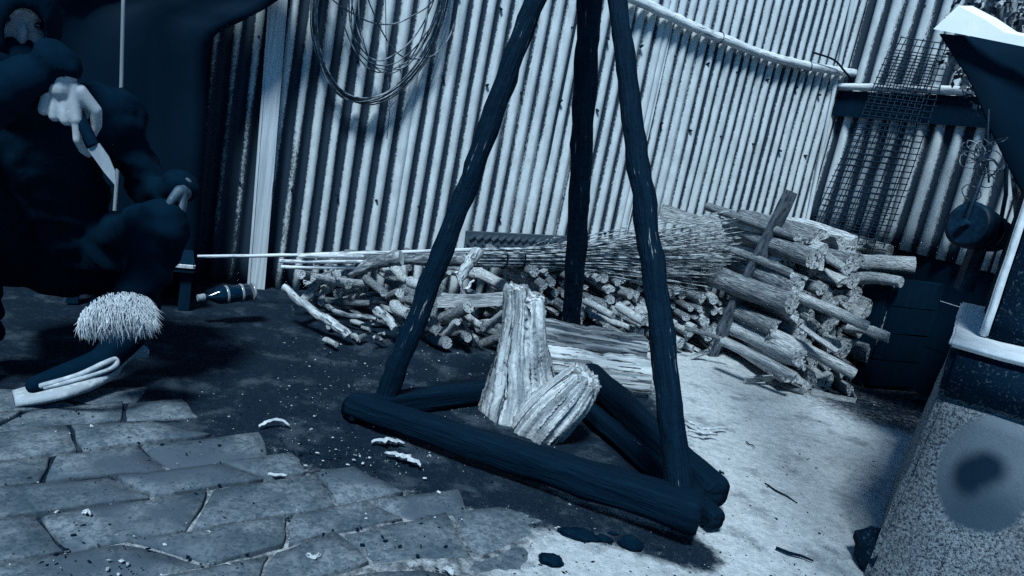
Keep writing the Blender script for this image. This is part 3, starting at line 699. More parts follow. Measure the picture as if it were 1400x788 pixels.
# tyre tread strip behind it
tyre = empty('tyre_strip', aw(710, 335, .1), 'strip of dark tyre tread lying behind the brushwood', 'tyre')
a, b = aw(636, 329, .10), aw(790, 336, .10); ax = (b-a)/np.linalg.norm(b-a); ux = np.cross(WN, ax); ux = ux/np.linalg.norm(ux); ux = ux*np.sign(ux[2])
mb = MB(); mb.box((a+b)/2, np.linalg.norm(b-a), .016, .085, (ax, np.cross(ux, ax), ux)); band = mb.build('band', M['rubber'], tyre, origin=tyre.location)
Lb = np.linalg.norm(b-a)
for k in range(15):
    for sg in (-1, 1):
        c = a+ax*(Lb*(k+.5+(.25 if sg > 0 else 0))/15.5)+ux*sg*.018+WN*.011
        dx = ax*.8+ux*sg*.6; dx /= np.linalg.norm(dx)
        mb = MB(); mb.box(c, .032, .012, .009, (dx, WN, np.cross(dx, WN))); mb.build('tread_block', M['rubber'], band, origin=tyre.location)

# ------------------------------------------------------------------ tripod of poles on base timbers
apex = ay(822, -227, 2.08)
frame = empty('timber_tripod', az(720, 600), 'tall dark tripod of tarred poles standing on crossed base timbers', 'tripod')
def leg(pa, pb, r0, r1, seed, nm='leg', mat='leg', wob=.17):
    pts = [pa+(pb-pa)*t+np.array([nz(t*2, seed, 1), nz(t*2, seed, 4), 0])*.010 for t in np.linspace(0, 1, 7)]
    return wob_pole(nm, pts, r0, r1, [M[mat], M['beam']], 20, 9, wob, seed, frame, .004)
Lb_ = az(522, 556, .02); leg(Lb_, Lb_+(ay(822, -227, 2.02)-Lb_)*1.04, .030, .025, 51)
Rb_ = az(926, 665, .10); leg(Rb_, Rb_+(ay(818, -227, 2.04)-Rb_)*1.04, .032, .020, 52)
Bb_ = az(778, 492, .0); leg(Bb_, Bb_+(ay(822, -227, 2.16)-Bb_)*1.04, .034, .038, 53)
mb = MB(); ring = [apex+np.array([math.cos(t)*.075, math.sin(t)*.09, .03*math.sin(2*t)-.02]) for t in np.linspace(0, 4*math.pi, 33)]
mb.tube(ring, .007, 6); mb.build('lashing', M['wire'], frame, origin=frame.location)
def tim(p0, p1, r, seed, bend=0.0, nm='base_timber', r_start=None):
    n = 7; pts = [p0+(p1-p0)*t+UP*bend*math.sin(t*math.pi) for t in np.linspace(0, 1, n)]
    pts = [p0-(p1-p0)/np.linalg.norm(p1-p0)*.008]+pts+[p1+(p1-p0)/np.linalg.norm(p1-p0)*.010]
    N = len(pts); rs_ = r_start or r; rad = [rs_*.7]+list(np.linspace(rs_, r, N-2))+[r*.72]
    mb = MB(); mb.tube(catmull(pts, 3), np.interp(np.linspace(0, N-1, (N-1)*3+1), range(N), rad), 24, 0, 1, .16, seed)
    ax_ = (p1-p0)/np.linalg.norm(p1-p0); e2 = np.cross(UP, ax_); e2 /= np.linalg.norm(e2); nv = []
    for v in mb.v:                                        # flatten the round log to a worn, hewn section
        q = np.array(v)-p0; l_ = q @ ax_; a_, b_ = q @ e2, q @ UP; rr_ = math.hypot(a_, b_)+1e-9; an = math.atan2(b_, a_)
        sq_ = 1/max(abs(math.cos(an)), abs(math.sin(an))); kq = min(1.22, sq_)*.90*(1+.05*nz(l_*14, an*1.5, seed, 3)+.045*nz(l_*4, an*5, seed+3, 3))
        nv.append(tuple(p0+ax_*l_+e2*a_*kq+UP*b_*kq))
    mb.v = nv
    return zalign(mb, nm, [M['beam'], M['charred']], pts[0], pts[-1], frame)
tim(az(484, 553, .044), az(948, 710, .060), .049, 61, r_start=.030)
tim(az(795, 502, .06), az(974, 672, .06), .042, 62, .0)
tim(az(800, 556, .035), az(976, 708, .035), .026, 63)
tim(az(770, 520, .03), az(480, 560, .03), .032, 64)

# ------------------------------------------------------------------ stump
sb = az(716, 590, 0); Ys = sb[1]+.02
def spt(x, y): return ay(x, y, Ys)
mb = MB(); seg = 110; GR = []
prof = [(396, 690, 738), (404, 686, 743), (425, 684, 746), (450, 681, 747), (475, 675, 750), (500, 668, 756), (525, 662, 764), (550, 656, 768), (575, 648, 768), (600, 640, 766), (622, 634, 768), (640, 630, 770)]
yy = np.linspace(396, 640, 80); xl = np.interp(yy, [p[0] for p in prof], [p[1] for p in prof]); xr = np.interp(yy, [p[0] for p in prof], [p[2] for p in prof])
V = []
for i, y in enumerate(yy):
    a, b = spt(xl[i], y), spt(xr[i], y); c = (a+b)/2; rx = np.linalg.norm(b-a)/2; c = c+np.array([0, rx*.9, 0])
    for k in range(seg):
        t = 2*math.pi*k/seg; tw = t+.10*math.sin(i*.045)
        g = -abs(nz(math.cos(tw)*3.0, math.sin(tw)*3.0, i*.012, 3))*.20-.055*abs(nz(math.cos(tw)*11, math.sin(tw)*11, i*.02, 2))
        g += .10*nz(math.cos(t)*1.4, math.sin(t)*1.4, i*.03+4)
        g -= math.exp(-((t-4.95-.003*i)/.09)**2)*(.40*max(0, 1-i/64))      # cleft running down from the top
        g -= math.exp(-((t-4.30+.002*i)/.05)**2)*.16*max(0, 1-abs(i-30)/30)
        zz = c[2]+((.022*nz(math.cos(t)*4, math.sin(t)*4, 7)-(.030 if math.cos(t) > .45 else 0)) if i < 3 else 0)
        V.append((c[0]+math.cos(t)*rx*(1+g), c[1]+math.sin(t)*rx*.95*(1+g), max(zz, -.01))); GR.append((math.cos(tw)*.075, math.sin(tw)*.075, i*.0055))
n = len(yy)
Fq = [((i+1)*seg+k, (i+1)*seg+(k+1) % seg, i*seg+(k+1) % seg, i*seg+k) for i in range(n-1) for k in range(seg)]
mb.add(V, Fq, 0, True); top_ = np.mean(np.array(V[:seg]), axis=0)+np.array([0, 0, -.02])
mb.add(V[:seg]+[tuple(top_)], [(k, (k+1) % seg, seg) for k in range(seg)], 1); GR += [(v[0], v[1], v[2]) for v in V[:seg]]+[tuple(top_)]
def flare(pts, rads, seed, sq=1.0):
    """root lobe running out of the trunk, its fibres following it to a broken end."""
    P = catmull(pts, 12); N = len(P); rr = np.interp(np.linspace(0, 1, N), np.linspace(0, 1, len(rads)), rads); vs = []; sg = 72
    ref = np.array([0, 1., 0])
    for i in range(N):
        t = P[min(i+1, N-1)]-P[max(i-1, 0)]; t /= np.linalg.norm(t); b = np.cross(t, ref); b /= np.linalg.norm(b); rf = np.cross(b, t)
        for k in range(sg):
            a = 2*math.pi*k/sg; g = 1-abs(nz(math.cos(a)*2.8, math.sin(a)*2.8, i*.012+seed, 3))*.22-.06*abs(nz(math.cos(a)*10, math.sin(a)*10, i*.02+seed, 2))
            e = t*(.020*nz(math.cos(a)*5, math.sin(a)*5, seed+9)+.012*nz(math.cos(a)*14, math.sin(a)*14, seed)) if i == N-1 else 0
            vs.append(P[i]+(b*math.cos(a)*sq+rf*math.sin(a))*rr[i]*g+e); GR.append((math.cos(a)*.075+seed, math.sin(a)*.075, i*.0055))
    fs = [(i*sg+k, i*sg+(k+1) % sg, (i+1)*sg+(k+1) % sg, (i+1)*sg+k) for i in range(N-1) for k in range(sg)]
    mb.add(vs, fs, 0, True); cv = P[-1]-(P[-1]-P[-2])*.8; mb.add(vs[-sg:]+[cv], [(k, (k+1) % sg, sg) for k in range(sg)], 1); GR.extend([tuple(v) for v in vs[-sg:]]+[tuple(cv)])
Yf = Ys-.02
flare([ay(706, 640, Yf+.06), ay(728, 600, Yf+.03), ay(755, 566, Yf+.0), ay(782, 538, Yf-.02), ay(804, 514, Yf-.03)], [.074, .080, .078, .068, .052], 3, 1.0)
from mathutils import kdtree
kd = kdtree.KDTree(len(GR))
for q, v in enumerate(mb.v): kd.insert(Vector(v), q)
kd.balance()
so_ = np.array([sb[0], sb[1]+.06, 0.0])
o = remeshed(mb, 'tree_stump', M['stumpwood'], .0055, 3, None, so_)
tag(o, 'gnarled pale tree stump with a side root standing inside the tripod', 'stump')
gg = []
for v in o.data.vertices:
    gg.append(np.array(GR[kd.find(v.co+Vector(tuple(so_)))[1]]))
NO_ = [v.normal.copy() for v in o.data.vertices]
for v, g_, n_ in zip(o.data.vertices, gg, NO_):          # fibre ridges and checks along the grain
    r1 = abs(nz(g_[0]*52, g_[1]*52, g_[2]*3.0, 3)); r2 = abs(nz(g_[0]*20+5, g_[1]*20, g_[2]*2.2, 2))
    v.co = v.co+n_*(.004-.011*r1-.010*max(0, .35-r2)*2.2)
at_ = o.data.attributes.new('grain', 'FLOAT_VECTOR', 'POINT'); at_.data.foreach_set('vector', [float(q) for g_ in gg for q in g_])

# ------------------------------------------------------------------ masonry at the side of the yard
A0, B0 = az(1285, 540, .44), az(1400, 575, .44); fx = (B0-A0); fx[2] = 0; fx /= np.linalg.norm(fx); fy = np.array([-fx[1], fx[0], 0])
mas = empty('masonry_stand', A0*np.array([1, 1, 0])+fx*.5+fy*.3, 'rough plastered masonry stand with a dark slab and upper pier', 'masonry')
mas.rotation_euler = (0, 0, math.atan2(fx[1], fx[0]))
def mbox(x0, x1, y0, y1, z0, z1, mat, name, bev=.008, batter=0.0, rough=.004, n=14):
    bm = bmesh.new(); bmesh.ops.create_cube(bm, size=1)
    for v in bm.verts:
        v.co = Vector((x0+(v.co.x+.5)*(x1-x0), y0+(v.co.y+.5)*(y1-y0), z0+(v.co.z+.5)*(z1-z0)))
    bmesh.ops.bevel(bm, geom=list(bm.edges), offset=bev, segments=2, affect='EDGES')
    bmesh.ops.subdivide_edges(bm, edges=[e for e in bm.edges if e.calc_length() > .08], cuts=n, use_grid_fill=True)
    for v in bm.verts:
        p = v.co; q = A0*np.array([1, 1, 0])+fx*p.x+fy*p.y+UP*p.z
        d = rough*nz(q[0]*14, q[1]*14, q[2]*14, 4); e = batter*(z1-p.z)/(z1-z0)
        if p.x < (x0+x1)/2: q = q-fx*e
        if p.y < (y0+y1)/2: q = q-fy*e*.4
        v.co = Vector(tuple(q+(fx+fy+UP)*d))
    me = bpy.data.meshes.new(name); bm.to_mesh(me); bm.free(); me.polygons.foreach_set('use_smooth', [True]*len(me.polygons))
    ob = link(name, me, mat); iv = (Matrix.Translation(mas.location) @ mas.rotation_euler.to_matrix().to_4x4()).inverted()
    me.transform(iv); ob.parent = mas; return ob
mbox(0, 1.3, 0, .85, -.03, .44, M['plaster'], 'base', .012, .035)
mbox(-.005, 1.32, -.012, .87, .442, .545, M['concrete_dark'], 'slab', .012)
mbox(-.012, 1.33, -.018, .88, .547, .563, M['concrete_lit'], 'lit_top', .005, 0, .004)  # pale layer standing in for the sunlit slab top
def_up = az(1345, 462, .563); ux_ = float((def_up-A0) @ fx); uy_ = float((def_up-A0) @ fy)
mbox(ux_, 1.3, uy_, .80, .565, 1.10, M['concrete_dark'], 'pier', .010)
mbox(ux_-.010, ux_+.006, uy_-.006, uy_+.02, .566, 1.10, M['concrete_lit'], 'lit_arris', .003, 0, .002)  # pale strip painted as the lit corner of the pier
# smoothed oval patch on the face
oc = az(1349, 651, .0); d = ray(1349, 651); t_ = ((A0-fy*.016-C0) @ fy)/(d @ fy); oc = C0+d*t_
iv = (Matrix.Translation(mas.location) @ mas.rotation_euler.to_matrix().to_4x4()).inverted()
smear_at(iv @ Vector(tuple(oc)))
d = ray(1320, 772); q = C0+d*(((A0-fy*.02-C0) @ fy)/(d @ fy)); qx = float((q-A0) @ fx)
# stone by its foot
def lump(c, r, seed, name, mat, label, cat, group=None, sq=(1, 1, .7)):
    mb = MB(); mb.ell(np.array(c)+UP*r*sq[2]*.7, (r*sq[0], r*sq[1], r*sq[2]), 18, 11, 0, lambda d: 1+.28*nz(d[0]*1.6+seed, d[1]*1.6, d[2]*1.6)+.10*nz(d[0]*6+seed, d[1]*6, d[2]*6))
    o = mb.build(name, M[mat]); tag(o, label, cat, group); return o
lump(az(1186, 772), .045, 3, 'stone', 'concrete_dark', 'dark rough stone at the foot of the masonry stand', 'stone', sq=(.8, 1.2, 1.1))

# ------------------------------------------------------------------ awning, hanging gear and foliage on that side
awn = empty('awning', ay(1390, 100, 2.3), 'black awning cloth under a bright white roof sheet', 'awning')
Y = 2.3
mb = MB(); poly = [(1276, 40), (1310, 8), (1345, 26), (1372, 44), (1400, 50), (1560, 75), (1560, 95), (1400, 64), (1330, 50)]
fr = [ay(x, y, Y) for x, y in poly]; bk = [p+np.array([.05, .02, .012]) for p in fr]; N = len(poly)
mb.add(fr+bk, [tuple(range(N))[::-1], tuple(range(N, 2*N))]+[(k, (k+1) % N, N+(k+1) % N, N+k) for k in range(N)]); mb.build('roof_sheet', M['white'], awn, origin=awn.location)
mb = MB(); lowl = [(1284, 47), (1300, 72), (1322, 105), (1338, 140), (1352, 175), (1375, 222), (1402, 275), (1500, 420)]; n1 = len(lowl); V = []
for i, (x, y) in enumerate(lowl):
    for j in range(9):
        t = j/8; x2 = x+(1580-x)*t; yt = 52+.18*(x-1284) if False else 0
        yy_ = y-(y-58-.12*(x-1284))*t if t else y
        p = ay(x+(1600-x)*t, y+(30)*t, Y+.03+.02*math.sin(t*9+i)+.25*t)
        V.append(p)
Fq = [(i*9+j, i*9+j+1, (i+1)*9+j+1, (i+1)*9+j) for i in range(n1-1) for j in range(8)]
mb.add(V, Fq, 0, True); o = mb.build('cloth', M['tarp'], awn, origin=awn.location); sm_ = o.modifiers.new('t', 'SOLIDIFY'); sm_.thickness = .006
mb = MB(); V = []  # unseen cloth strip added overhead to shade the side of the sand
for i in range(9):
    for j in range(9): V.append((.50+.18*(i/8)+.17*j/8, -.15+1.95*i/8, 1.95-.12*i/8+.03*math.sin(j*1.3)+.02*nz(i*.6, j*.6)))
mb.add(V, [(i*9+j, i*9+j+1, (i+1)*9+j+1, (i+1)*9+j) for i in range(8) for j in range(8)], 0, True); o = mb.build('shade_strip', M['tarp'], awn, origin=awn.location); o.modifiers.new('t', 'SOLIDIFY').thickness = .004
for (x_, y_) in ((2.15, .35), (2.2, 1.7)):
    mb = MB(); mb.tube([(x_, y_, 0), (x_, y_, 1.95), (.75, y_, 1.95)], .02, 10); mb.build('post', M['beam'], awn, origin=awn.location)
pl0 = ay(1560, 80, 2.5)
mb = MB(); mb.tube([pl0, np.array([pl0[0], pl0[1], 0])], .03, 10); mb.build('post', M['beam'], awn, origin=awn.location)
# tangle of wire hung there
tang = empty('wire_tangle', ay(1346, 225, 2.2), 'tangled clump of thin wire loops hanging below the awning edge', 'wire')
for k in range(22):
    c = ay(1346+random.gauss(0, 13), 222+random.gauss(0, 22), 2.2+random.gauss(0, .02)); r = random.uniform(.012, .032); a0 = np.array([random.gauss(0, 1) for _ in range(3)]); a0 /= np.linalg.norm(a0); b0 = np.cross(a0, [random.gauss(0, 1) for _ in range(3)]); b0 /= np.linalg.norm(b0)
    mb = MB(); mb.tube([c+(a0*math.cos(t)+b0*math.sin(t)*random.uniform(.8, 1.1))*r for t in np.linspace(0, 2*math.pi, 15)[:-1]], .0016, 4, closed=True); mb.build('loop', M['coil'], tang, origin=tang.location)
mb = MB(); mb.tube([ay(1352, 250, 2.2), ay(1350, 200, 2.2), ay(1352, 150, 2.25)], .003, 5); mb.build('cord', M['wire'], tang, origin=tang.location)
# pulley block
pul = empty('pulley_block', ay(1340, 315, 2.2), 'dark iron pulley wheels hanging beside the masonry pier', 'pulley')
axd = np.array([.9, .42, -.12]); axd /= np.linalg.norm(axd); c0 = ay(1341, 314, 2.2)
for k, (off, r) in enumerate(((-.050, .068), (-.012, .062), (.034, .056), (.062, .050))):
    c = c0+axd*off; mb = MB(); u = np.cross(axd, UP); u /= np.linalg.norm(u); v2 = np.cross(axd, u)
    pts = [c+axd*x for x in (-.017, -.015, -.006, .006, .015, .017)]; mb.tube(pts, [r*.82, r, r*.86, r*.86, r, r*.82], 24); mb.build('wheel', M['iron'], pul, origin=pul.location)
mb = MB(); mb.tube([c0-axd*.09, c0+axd*.1], .012, 10); mb.build('axle', M['iron'], pul, origin=pul.location)
mb = MB(); mb.tube([c0-axd*.075, c0-axd*.07+UP*.10, ay(1345, 235, 2.2)], .006, 6); mb.tube([c0+axd*.085, c0+axd*.06+UP*.12, ay(1375, 225, 2.21)], .006, 6); mb.build('hanger', M['iron'], pul, origin=pul.location)
mb = MB(); mb.box(c0-UP*.115+axd*.01, .04, .03, .14, None, .004); mb.build('hook_plate', M['iron'], pul, origin=pul.location)
# shrub
sh = empty('leafy_tree', wp2(1.35, -.2, 0), 'dark leafy tree showing above the side fence and awning', 'tree')
tb = wp2(1.25, -.25, 0)
mb = MB(); tp = ay(1370, 10, 2.9); mb.tube(catmull([tb, tb*.6+tp*.4+np.array([.05, 0, 0]), tp], 6), np.linspace(.06, .02, 13), 10, wob=.15)
for k in range(7):
    e = tp+np.array([random.uniform(.02, .3), random.uniform(-.15, .1), random.gauss(0, .12)]); mb.tube([tp*.75+tb*.25, (tp+e)/2, e], [.018, .012, .005], 6)
mb.build('trunk', M['bark'], sh, origin=sh.location)
mb = MB()
for k in range(1500):
    cl = random.choice([(1370, 15), (1400, 30), (1345, 20), (1430, 0), (1330, 85), (1345, 110), (1318, 75), (1460, 40), (1390, -40)])
    p = ay(cl[0]+random.gauss(0, 16), cl[1]+random.gauss(0, 18), 2.75+random.gauss(0, .08)) if cl[1] > 60 else ay(cl[0]+random.gauss(0, 22), cl[1]+random.gauss(0, 22), 2.95+random.gauss(0, .10))
    a = np.array([random.gauss(0, 1) for _ in range(3)]); a /= np.linalg.norm(a); b = np.cross(a, [random.gauss(0, 1) for _ in range(3)]); b /= np.linalg.norm(b); Lf = random.uniform(.015, .032)
    mb.add([p, p+a*Lf*.5+b*Lf*.32, p+a*Lf, p+a*Lf*.5-b*Lf*.32], [(0, 1, 2, 3)])
o = mb.build('crown', M['leaf'], sh, origin=sh.location); tag(o, kind='stuff')
# wire mesh panels leaning on the side fence
def mesh_panel(cs, rows, cols, label, seed):
    tl, tr, bl, br = cs; e = empty('wire_mesh_panel', (bl+br)/2, label, 'wire mesh'); rr = random.Random(seed)
    def pt(u, v):
        p = tl*(1-u)*(1-v)+tr*u*(1-v)+bl*(1-u)*v+br*u*v
        return p-WD*.010*math.sin(v*3+u*2+seed)+WN*.004*nz(u*3, v*3, seed)
    for i in range(cols+1):
        mb = MB(); mb.tube([pt(i/cols, v) for v in np.linspace(rr.uniform(-.01, .01), 1+rr.uniform(-.01, .01), 12)], .0026, 4); mb.build('wire', M['wire'], e, origin=e.location)
    for j in range(rows+1):
        mb = MB(); mb.tube([pt(u, j/rows)-WD*.003 for u in np.linspace(-.02, 1+rr.choice([.02, .02, .05]), 8)], .0026, 4); mb.build('wire', M['wire'], e, origin=e.location)
mesh_panel((aw2(1234, 52, .05), aw2(1304, 62, .05), aw2(1098, 325, .20), aw2(1206, 342, .22)), 34, 9, 'fine rusty wire mesh panel leaning on the side fence', 1)
mesh_panel((aw2(1216, 72, .09), aw2(1278, 80, .09), aw2(1108, 322, .27), aw2(1196, 338, .28)), 30, 8, 'second wire mesh panel propped in front of the taller one', 2)
# dark box in the corner beside the pile
bx = empty('dark_crate', az(1285, 500), 'low dark wooden crate between the tall pile and the masonry stand', 'crate')
c = wp2(.60, .16, 0)
for k in range(4):
    mb = MB(); mb.box(c+UP*(.075+k*.125)-WD*.155, .52, .02, .118, (WN, WD, UP), .003); mb.build('slat', M['charred'], bx, origin=bx.location)
    mb = MB(); mb.box(c+UP*(.075+k*.125)+WN*.275, .02, .29, .118, (WN, WD, UP), .003); mb.build('slat', M['charred'], bx, origin=bx.location)

# ------------------------------------------------------------------ dark shelter on the other side
tarp = empty('tarpaulin_shelter', wp(-.9, .3, 0), 'black tarpaulin shelter over the crouching person', 'shelter')
mb = MB(); V = []; NU, NV = 40, 24
e_l = [aw(268, 400, .17), aw(274, 300, .17), aw(281, 180, .17), aw(287, 62, .17), aw(330, 30, .17), aw(372, 6, .17), aw(420, -30, .17), aw(470, -90, .17)]
E_ = catmull(e_l, 4); nE = len(E_)
for i, p in enumerate(E_):
    for j in range(NU):
        t = j/(NU-1); q = p-WD*t*1.9*(1 if i < 13 else 1); fold = .022*math.sin(t*46+i*.12)*min(1, t*6)+.02*nz(t*6, i*.1)
        V.append(q+WN*fold)
V[:NU] = [np.array([v[0], v[1], .0]) for v in V[:NU]]
Fq = [(i*NU+j, (i+1)*NU+j, (i+1)*NU+j+1, i*NU+j+1) for i in range(nE-1) for j in range(NU-1)]
mb.add(V, Fq, 0, True); o = mb.build('curtain', M['tarp'], tarp, origin=tarp.location); o.modifiers.new('t', 'SOLIDIFY').thickness = .004
mb = MB(); V = []  # roof out of view, added to shade the back left
rf = [(-2.9, .05), (.12, .05), (.02, .55), (-.12, 1.0), (-2.9, 1.0)]
for i in range(10):
    for j in range(20):
        s_ = -2.9+2.35*j/19; o_ = .03+.42*i/9; V.append(wp(s_-.10*i/9, o_, 1.50+.06*i/9+.03*nz(s_*2, o_*3)-.06*math.sin(j/19*math.pi*3)**2))
Fq = [(i*20+j, i*20+j+1, (i+1)*20+j+1, (i+1)*20+j) for i in range(9) for j in range(19)]
mb.add(V, Fq, 0, True); o = mb.build('roof_sheet', M['tarp'], tarp, origin=tarp.location); o.modifiers.new('t', 'SOLIDIFY').thickness = .004  # added roof out of view, only for shade
for (s_, o_) in ((-.15, .99), (-2.6, .99)):
    pass
mb = MB(); p = ay(166, 360, 2.3); mb.tube([ay(157, 300, 2.35)-UP*.45, ay(162, 215, 2.35), ay(166, 112, 2.35), ay(172, -140, 2.35)], .006, 8); mb.build('pole', M['steel'], tarp, origin=tarp.location)
# bench with a jar
bn = empty('low_bench', az(180, 440), 'dark low bench in front of the tarpaulin, its edge catching light', 'bench')  # the light on the edge is a pale strip
a, b = ay(90, 360, 2.25), ay(268, 352, 2.42); ax = b-a; ax[2] = 0; Lx = np.linalg.norm(ax); ax /= Lx; pv = np.array([-ax[1], ax[0], 0]); zt = (a[2]+b[2])/2
mb = MB(); mb.box(np.array([*((a+b)/2)[:2], zt-.012])+pv*.12, Lx, .26, .024, (ax, pv, UP), .002); mb.build('top', M['charred'], bn, origin=bn.location)
mb = MB(); mb.box(np.array([*((a+b)/2)[:2], zt-.003])-pv*.012, Lx, .006, .010, (ax, pv, UP), .001); mb.build('lit_edge', M['palepole'], bn, origin=bn.location)  # pale strip stands in for light along the bench's front edge
for sx in (.06, .94):
    for py in (.03, .21):
        c = a+ax*Lx*sx+pv*py; mb = MB(); mb.box((c[0], c[1], (zt-.026)/2), .035, .035, zt-.024, (ax, pv, UP)); mb.build('leg', M['charred'], bn, origin=bn.location)
def lathe(mb, c, prof, axis=UP, seg=20, mi=0):
    mb.tube([np.array(c)+axis*h for h, r in prof], [r for h, r in prof], seg, mi)
jar = empty('glass_jar', ay(101, 354, 2.3), 'small glass jar standing on the end of the low bench', 'jar')
c = np.array([*(a+ax*.035+pv*.05)[:2], zt]); mb = MB(); lathe(mb, c, [(0, .018), (.004, .022), (.05, .022), (.062, .016), (.07, .015)]); mb.build('body', M['glass'], jar, origin=jar.location)
mb = MB(); lathe(mb, c, [(.071, .017), (.085, .017), (.086, .015)]); mb.build('lid', M['sole'], jar, origin=jar.location)
bot = empty('bottle', aw(300, 402, .55), 'dark glass bottle with pale bands lying at the heap end', 'bottle')
a, b = aw(276, 407, .55), aw(346, 399, .50); axb = (b-a)/np.linalg.norm(b-a); Lb2 = np.linalg.norm(b-a)
mb = MB(); lathe(mb, a, [(0, .010), (.02, .010), (.045, .026), (.06, .030), (Lb2*.9, .030), (Lb2*.92, .026)], axb); mb.build('body', M['glass'], bot, origin=bot.location)
for h in (.075, .125, .165):
    mb = MB(); lathe(mb, a, [(h, .0305), (h+.001, .0315), (h+.007, .0315), (h+.008, .0305)], axb); mb.build('band', M['steel'], bot, origin=bot.location)
mb = MB(); lathe(mb, a, [(-.014, .011), (.008, .0125), (.010, .011)], axb); mb.build('cap', M['peel'], bot, origin=bot.location)

# ------------------------------------------------------------------ crouching person
V3 = lambda *p: np.array(p, float)
PO = V3(-1.15, 1.75, 0)
per = empty('person', PO, 'person crouching in dark hooded clothes under the tarpaulin, holding a knife point down', 'person')
def cap(mb, a, b, r0, r1, n=6):
    P = [a+(b-a)*t for t in np.linspace(0, 1, n)]; mb.tube(P, np.linspace(r0, r1, n), 14)
    mb.ell(a, (r0,)*3, 12, 8); mb.ell(b, (r1,)*3, 12, 8)
pel, chest, neck, head = V3(-1.20, 1.88, .29), V3(-1.22, 1.76, .58), V3(-1.19, 1.68, .725), V3(-1.175, 1.62, .842)
rsh, lsh = V3(-1.36, 1.62, .65), V3(-1.08, 1.86, .64)
rel, rwr = V3(-1.15, 1.43, .60), V3(-.948, 1.45, .735)
lel, lwr = V3(-.98, 1.93, .46), V3(-.850, 1.80, .525)
rhip, lhip = V3(-1.27, 1.84, .27), V3(-1.12, 1.92, .27)
rkn, lkn = V3(-1.16, 1.46, .46), V3(-.87, 1.74, .42)
ran, lan = V3(-1.24, 1.66, .10), V3(-.93, 1.75, .14)
mb = MB()
cap(mb, pel, chest, .135, .15); cap(mb, chest, neck, .13, .065); cap(mb, rsh, lsh, .085, .085); cap(mb, rsh, rel, .062, .05); cap(mb, rel, rwr-V3(.008, 0, -.030), .05, .044)
cap(mb, lsh, lel, .062, .05); cap(mb, lel, lwr, .05, .036)
cap(mb, pel, rhip, .13, .10); cap(mb, pel, lhip, .13, .10); cap(mb, rhip, rkn, .095, .066); cap(mb, lhip, lkn, .095, .066); cap(mb, rkn, ran, .064, .045); cap(mb, lkn, lan, .064, .045)
body = remeshed(mb, 'body', M['black'], .013, 6, per, per.location)
NO_ = [v.normal.copy() for v in body.data.vertices]
for v, n_ in zip(body.data.vertices, NO_):                      # folds of loose cloth
    p = v.co; k_ = 1-abs(nz(p.x*7+p.z*4, p.y*7, p.z*11, 3))*2.0; v.co = p+n_*(.014*max(-.4, k_)-.004)
def hand(name, wr, dirv, side, nrm, mat, curl, spread=1.0, sc=1.0):
    """dirv: wrist to knuckles, side: towards the thumb, nrm: towards the palm."""
    mb = MB(); dirv, side, nrm = [np.array(x, float)/np.linalg.norm(x) for x in (dirv, side, nrm)]
    kn = []
    cap(mb, wr-dirv*.002*sc, wr+dirv*.02*sc, .024*sc, .025*sc)
    for k, (off, ln, lf) in enumerate(((.030, .076, 1.0), (.010, .080, 1.08), (-.011, .076, 1.0), (-.031, .068, .8))):
        K = wr+dirv*ln*sc+side*off*sc*spread; kn.append(K); cap(mb, wr+dirv*.015*sc+side*off*.6*sc, K, .0140*sc, .0112*sc)
        a = K; an = curl[k][0]; p = K
        for j, seg in enumerate((.040, .026, .020)):
            an = curl[k][j] if j == 0 else an+curl[k][j]
            q = p+(dirv*math.cos(an)+nrm*math.sin(an))*seg*lf*sc; cap(mb, p, q, (.0092-.0007*j)*sc, (.0086-.0009*j)*sc, 4); p = q
    T0 = wr+dirv*.022*sc+side*.026*sc+nrm*.008*sc; T1 = T0+dirv*.032*sc+side*.022*sc+nrm*.016*sc; T2 = T1+dirv*.030*sc-side*.004*sc+nrm*.012*sc; T3 = T2+dirv*.022*sc-side*.010*sc+nrm*.004*sc
    cap(mb, T0, T1, .016*sc, .0125*sc); cap(mb, T1, T2, .0125*sc, .0105*sc); cap(mb, T2, T3, .0105*sc, .0085*sc)
    return remeshed(mb, name, mat, .0024, 2, per, per.location)
# knife hand: back of the hand faces the camera, fingers folded round the handle
hand('hand', rwr+V3(.006, 0, .006), V3(.02, -.02, -1), V3(1, .15, 0), V3(.1, 1, .05), M['skin'], [(.15, .5, .4), (1.3, 1.4, .9), (1.4, 1.5, .9), (1.4, 1.5, 1.0)])
hand('hand', lwr+V3(.004, -.006, 0), V3(.15, -.35, -1), V3(.3, -.8, .3), V3(-1, -.3, -.1), M['skin_shaded'], [(.3, .4, .3), (.35, .45, .3), (.4, .5, .3), (.5, .5, .3)], .8, .85)
# head inside a hood
mb = MB(); hx = np.array([.75, -.62, -.2]); hx /= np.linalg.norm(hx); hy = np.cross(UP, hx); hy /= np.linalg.norm(hy); hz = np.cross(hx, hy); AX = [hx, hy, hz]
mb.ell(head, (.092, .075, .112), 24, 16, 0, lambda d: 1-.10*max(0, -d[2])*abs(d[1]), AX)
mb.ell(head+hx*.055-hz*.055, (.040, .042, .045), 14, 10, 0, None, AX); mb.ell(head+hx*.092-hz*.014, (.014, .011, .026), 12, 8, 0, None, AX); mb.ell(head+hx*.070+hz*.030, (.026, .055, .016), 12, 8, 0, None, AX)
for sgn in (-1, 1):
    mb.ell(head+hy*sgn*.074-hz*.005, (.016, .010, .030), 10, 8, 0, None, AX); mb.ell(head+hx*.07+hy*sgn*.042-hz*.03, (.026, .022, .026), 10, 8, 0, None, AX)
mb.ell(head+hx*.092-hz*.058, (.012, .024, .007), 10, 8, 0, None, AX); mb.ell(head+hx*.088-hz*.072, (.012, .022, .008), 10, 8, 0, None, AX)
cap(mb, head-hz*.07-hx*.02, neck, .052, .055)
hd = remeshed(mb, 'head', M['skin_face'], .005, 3, per, per.location)
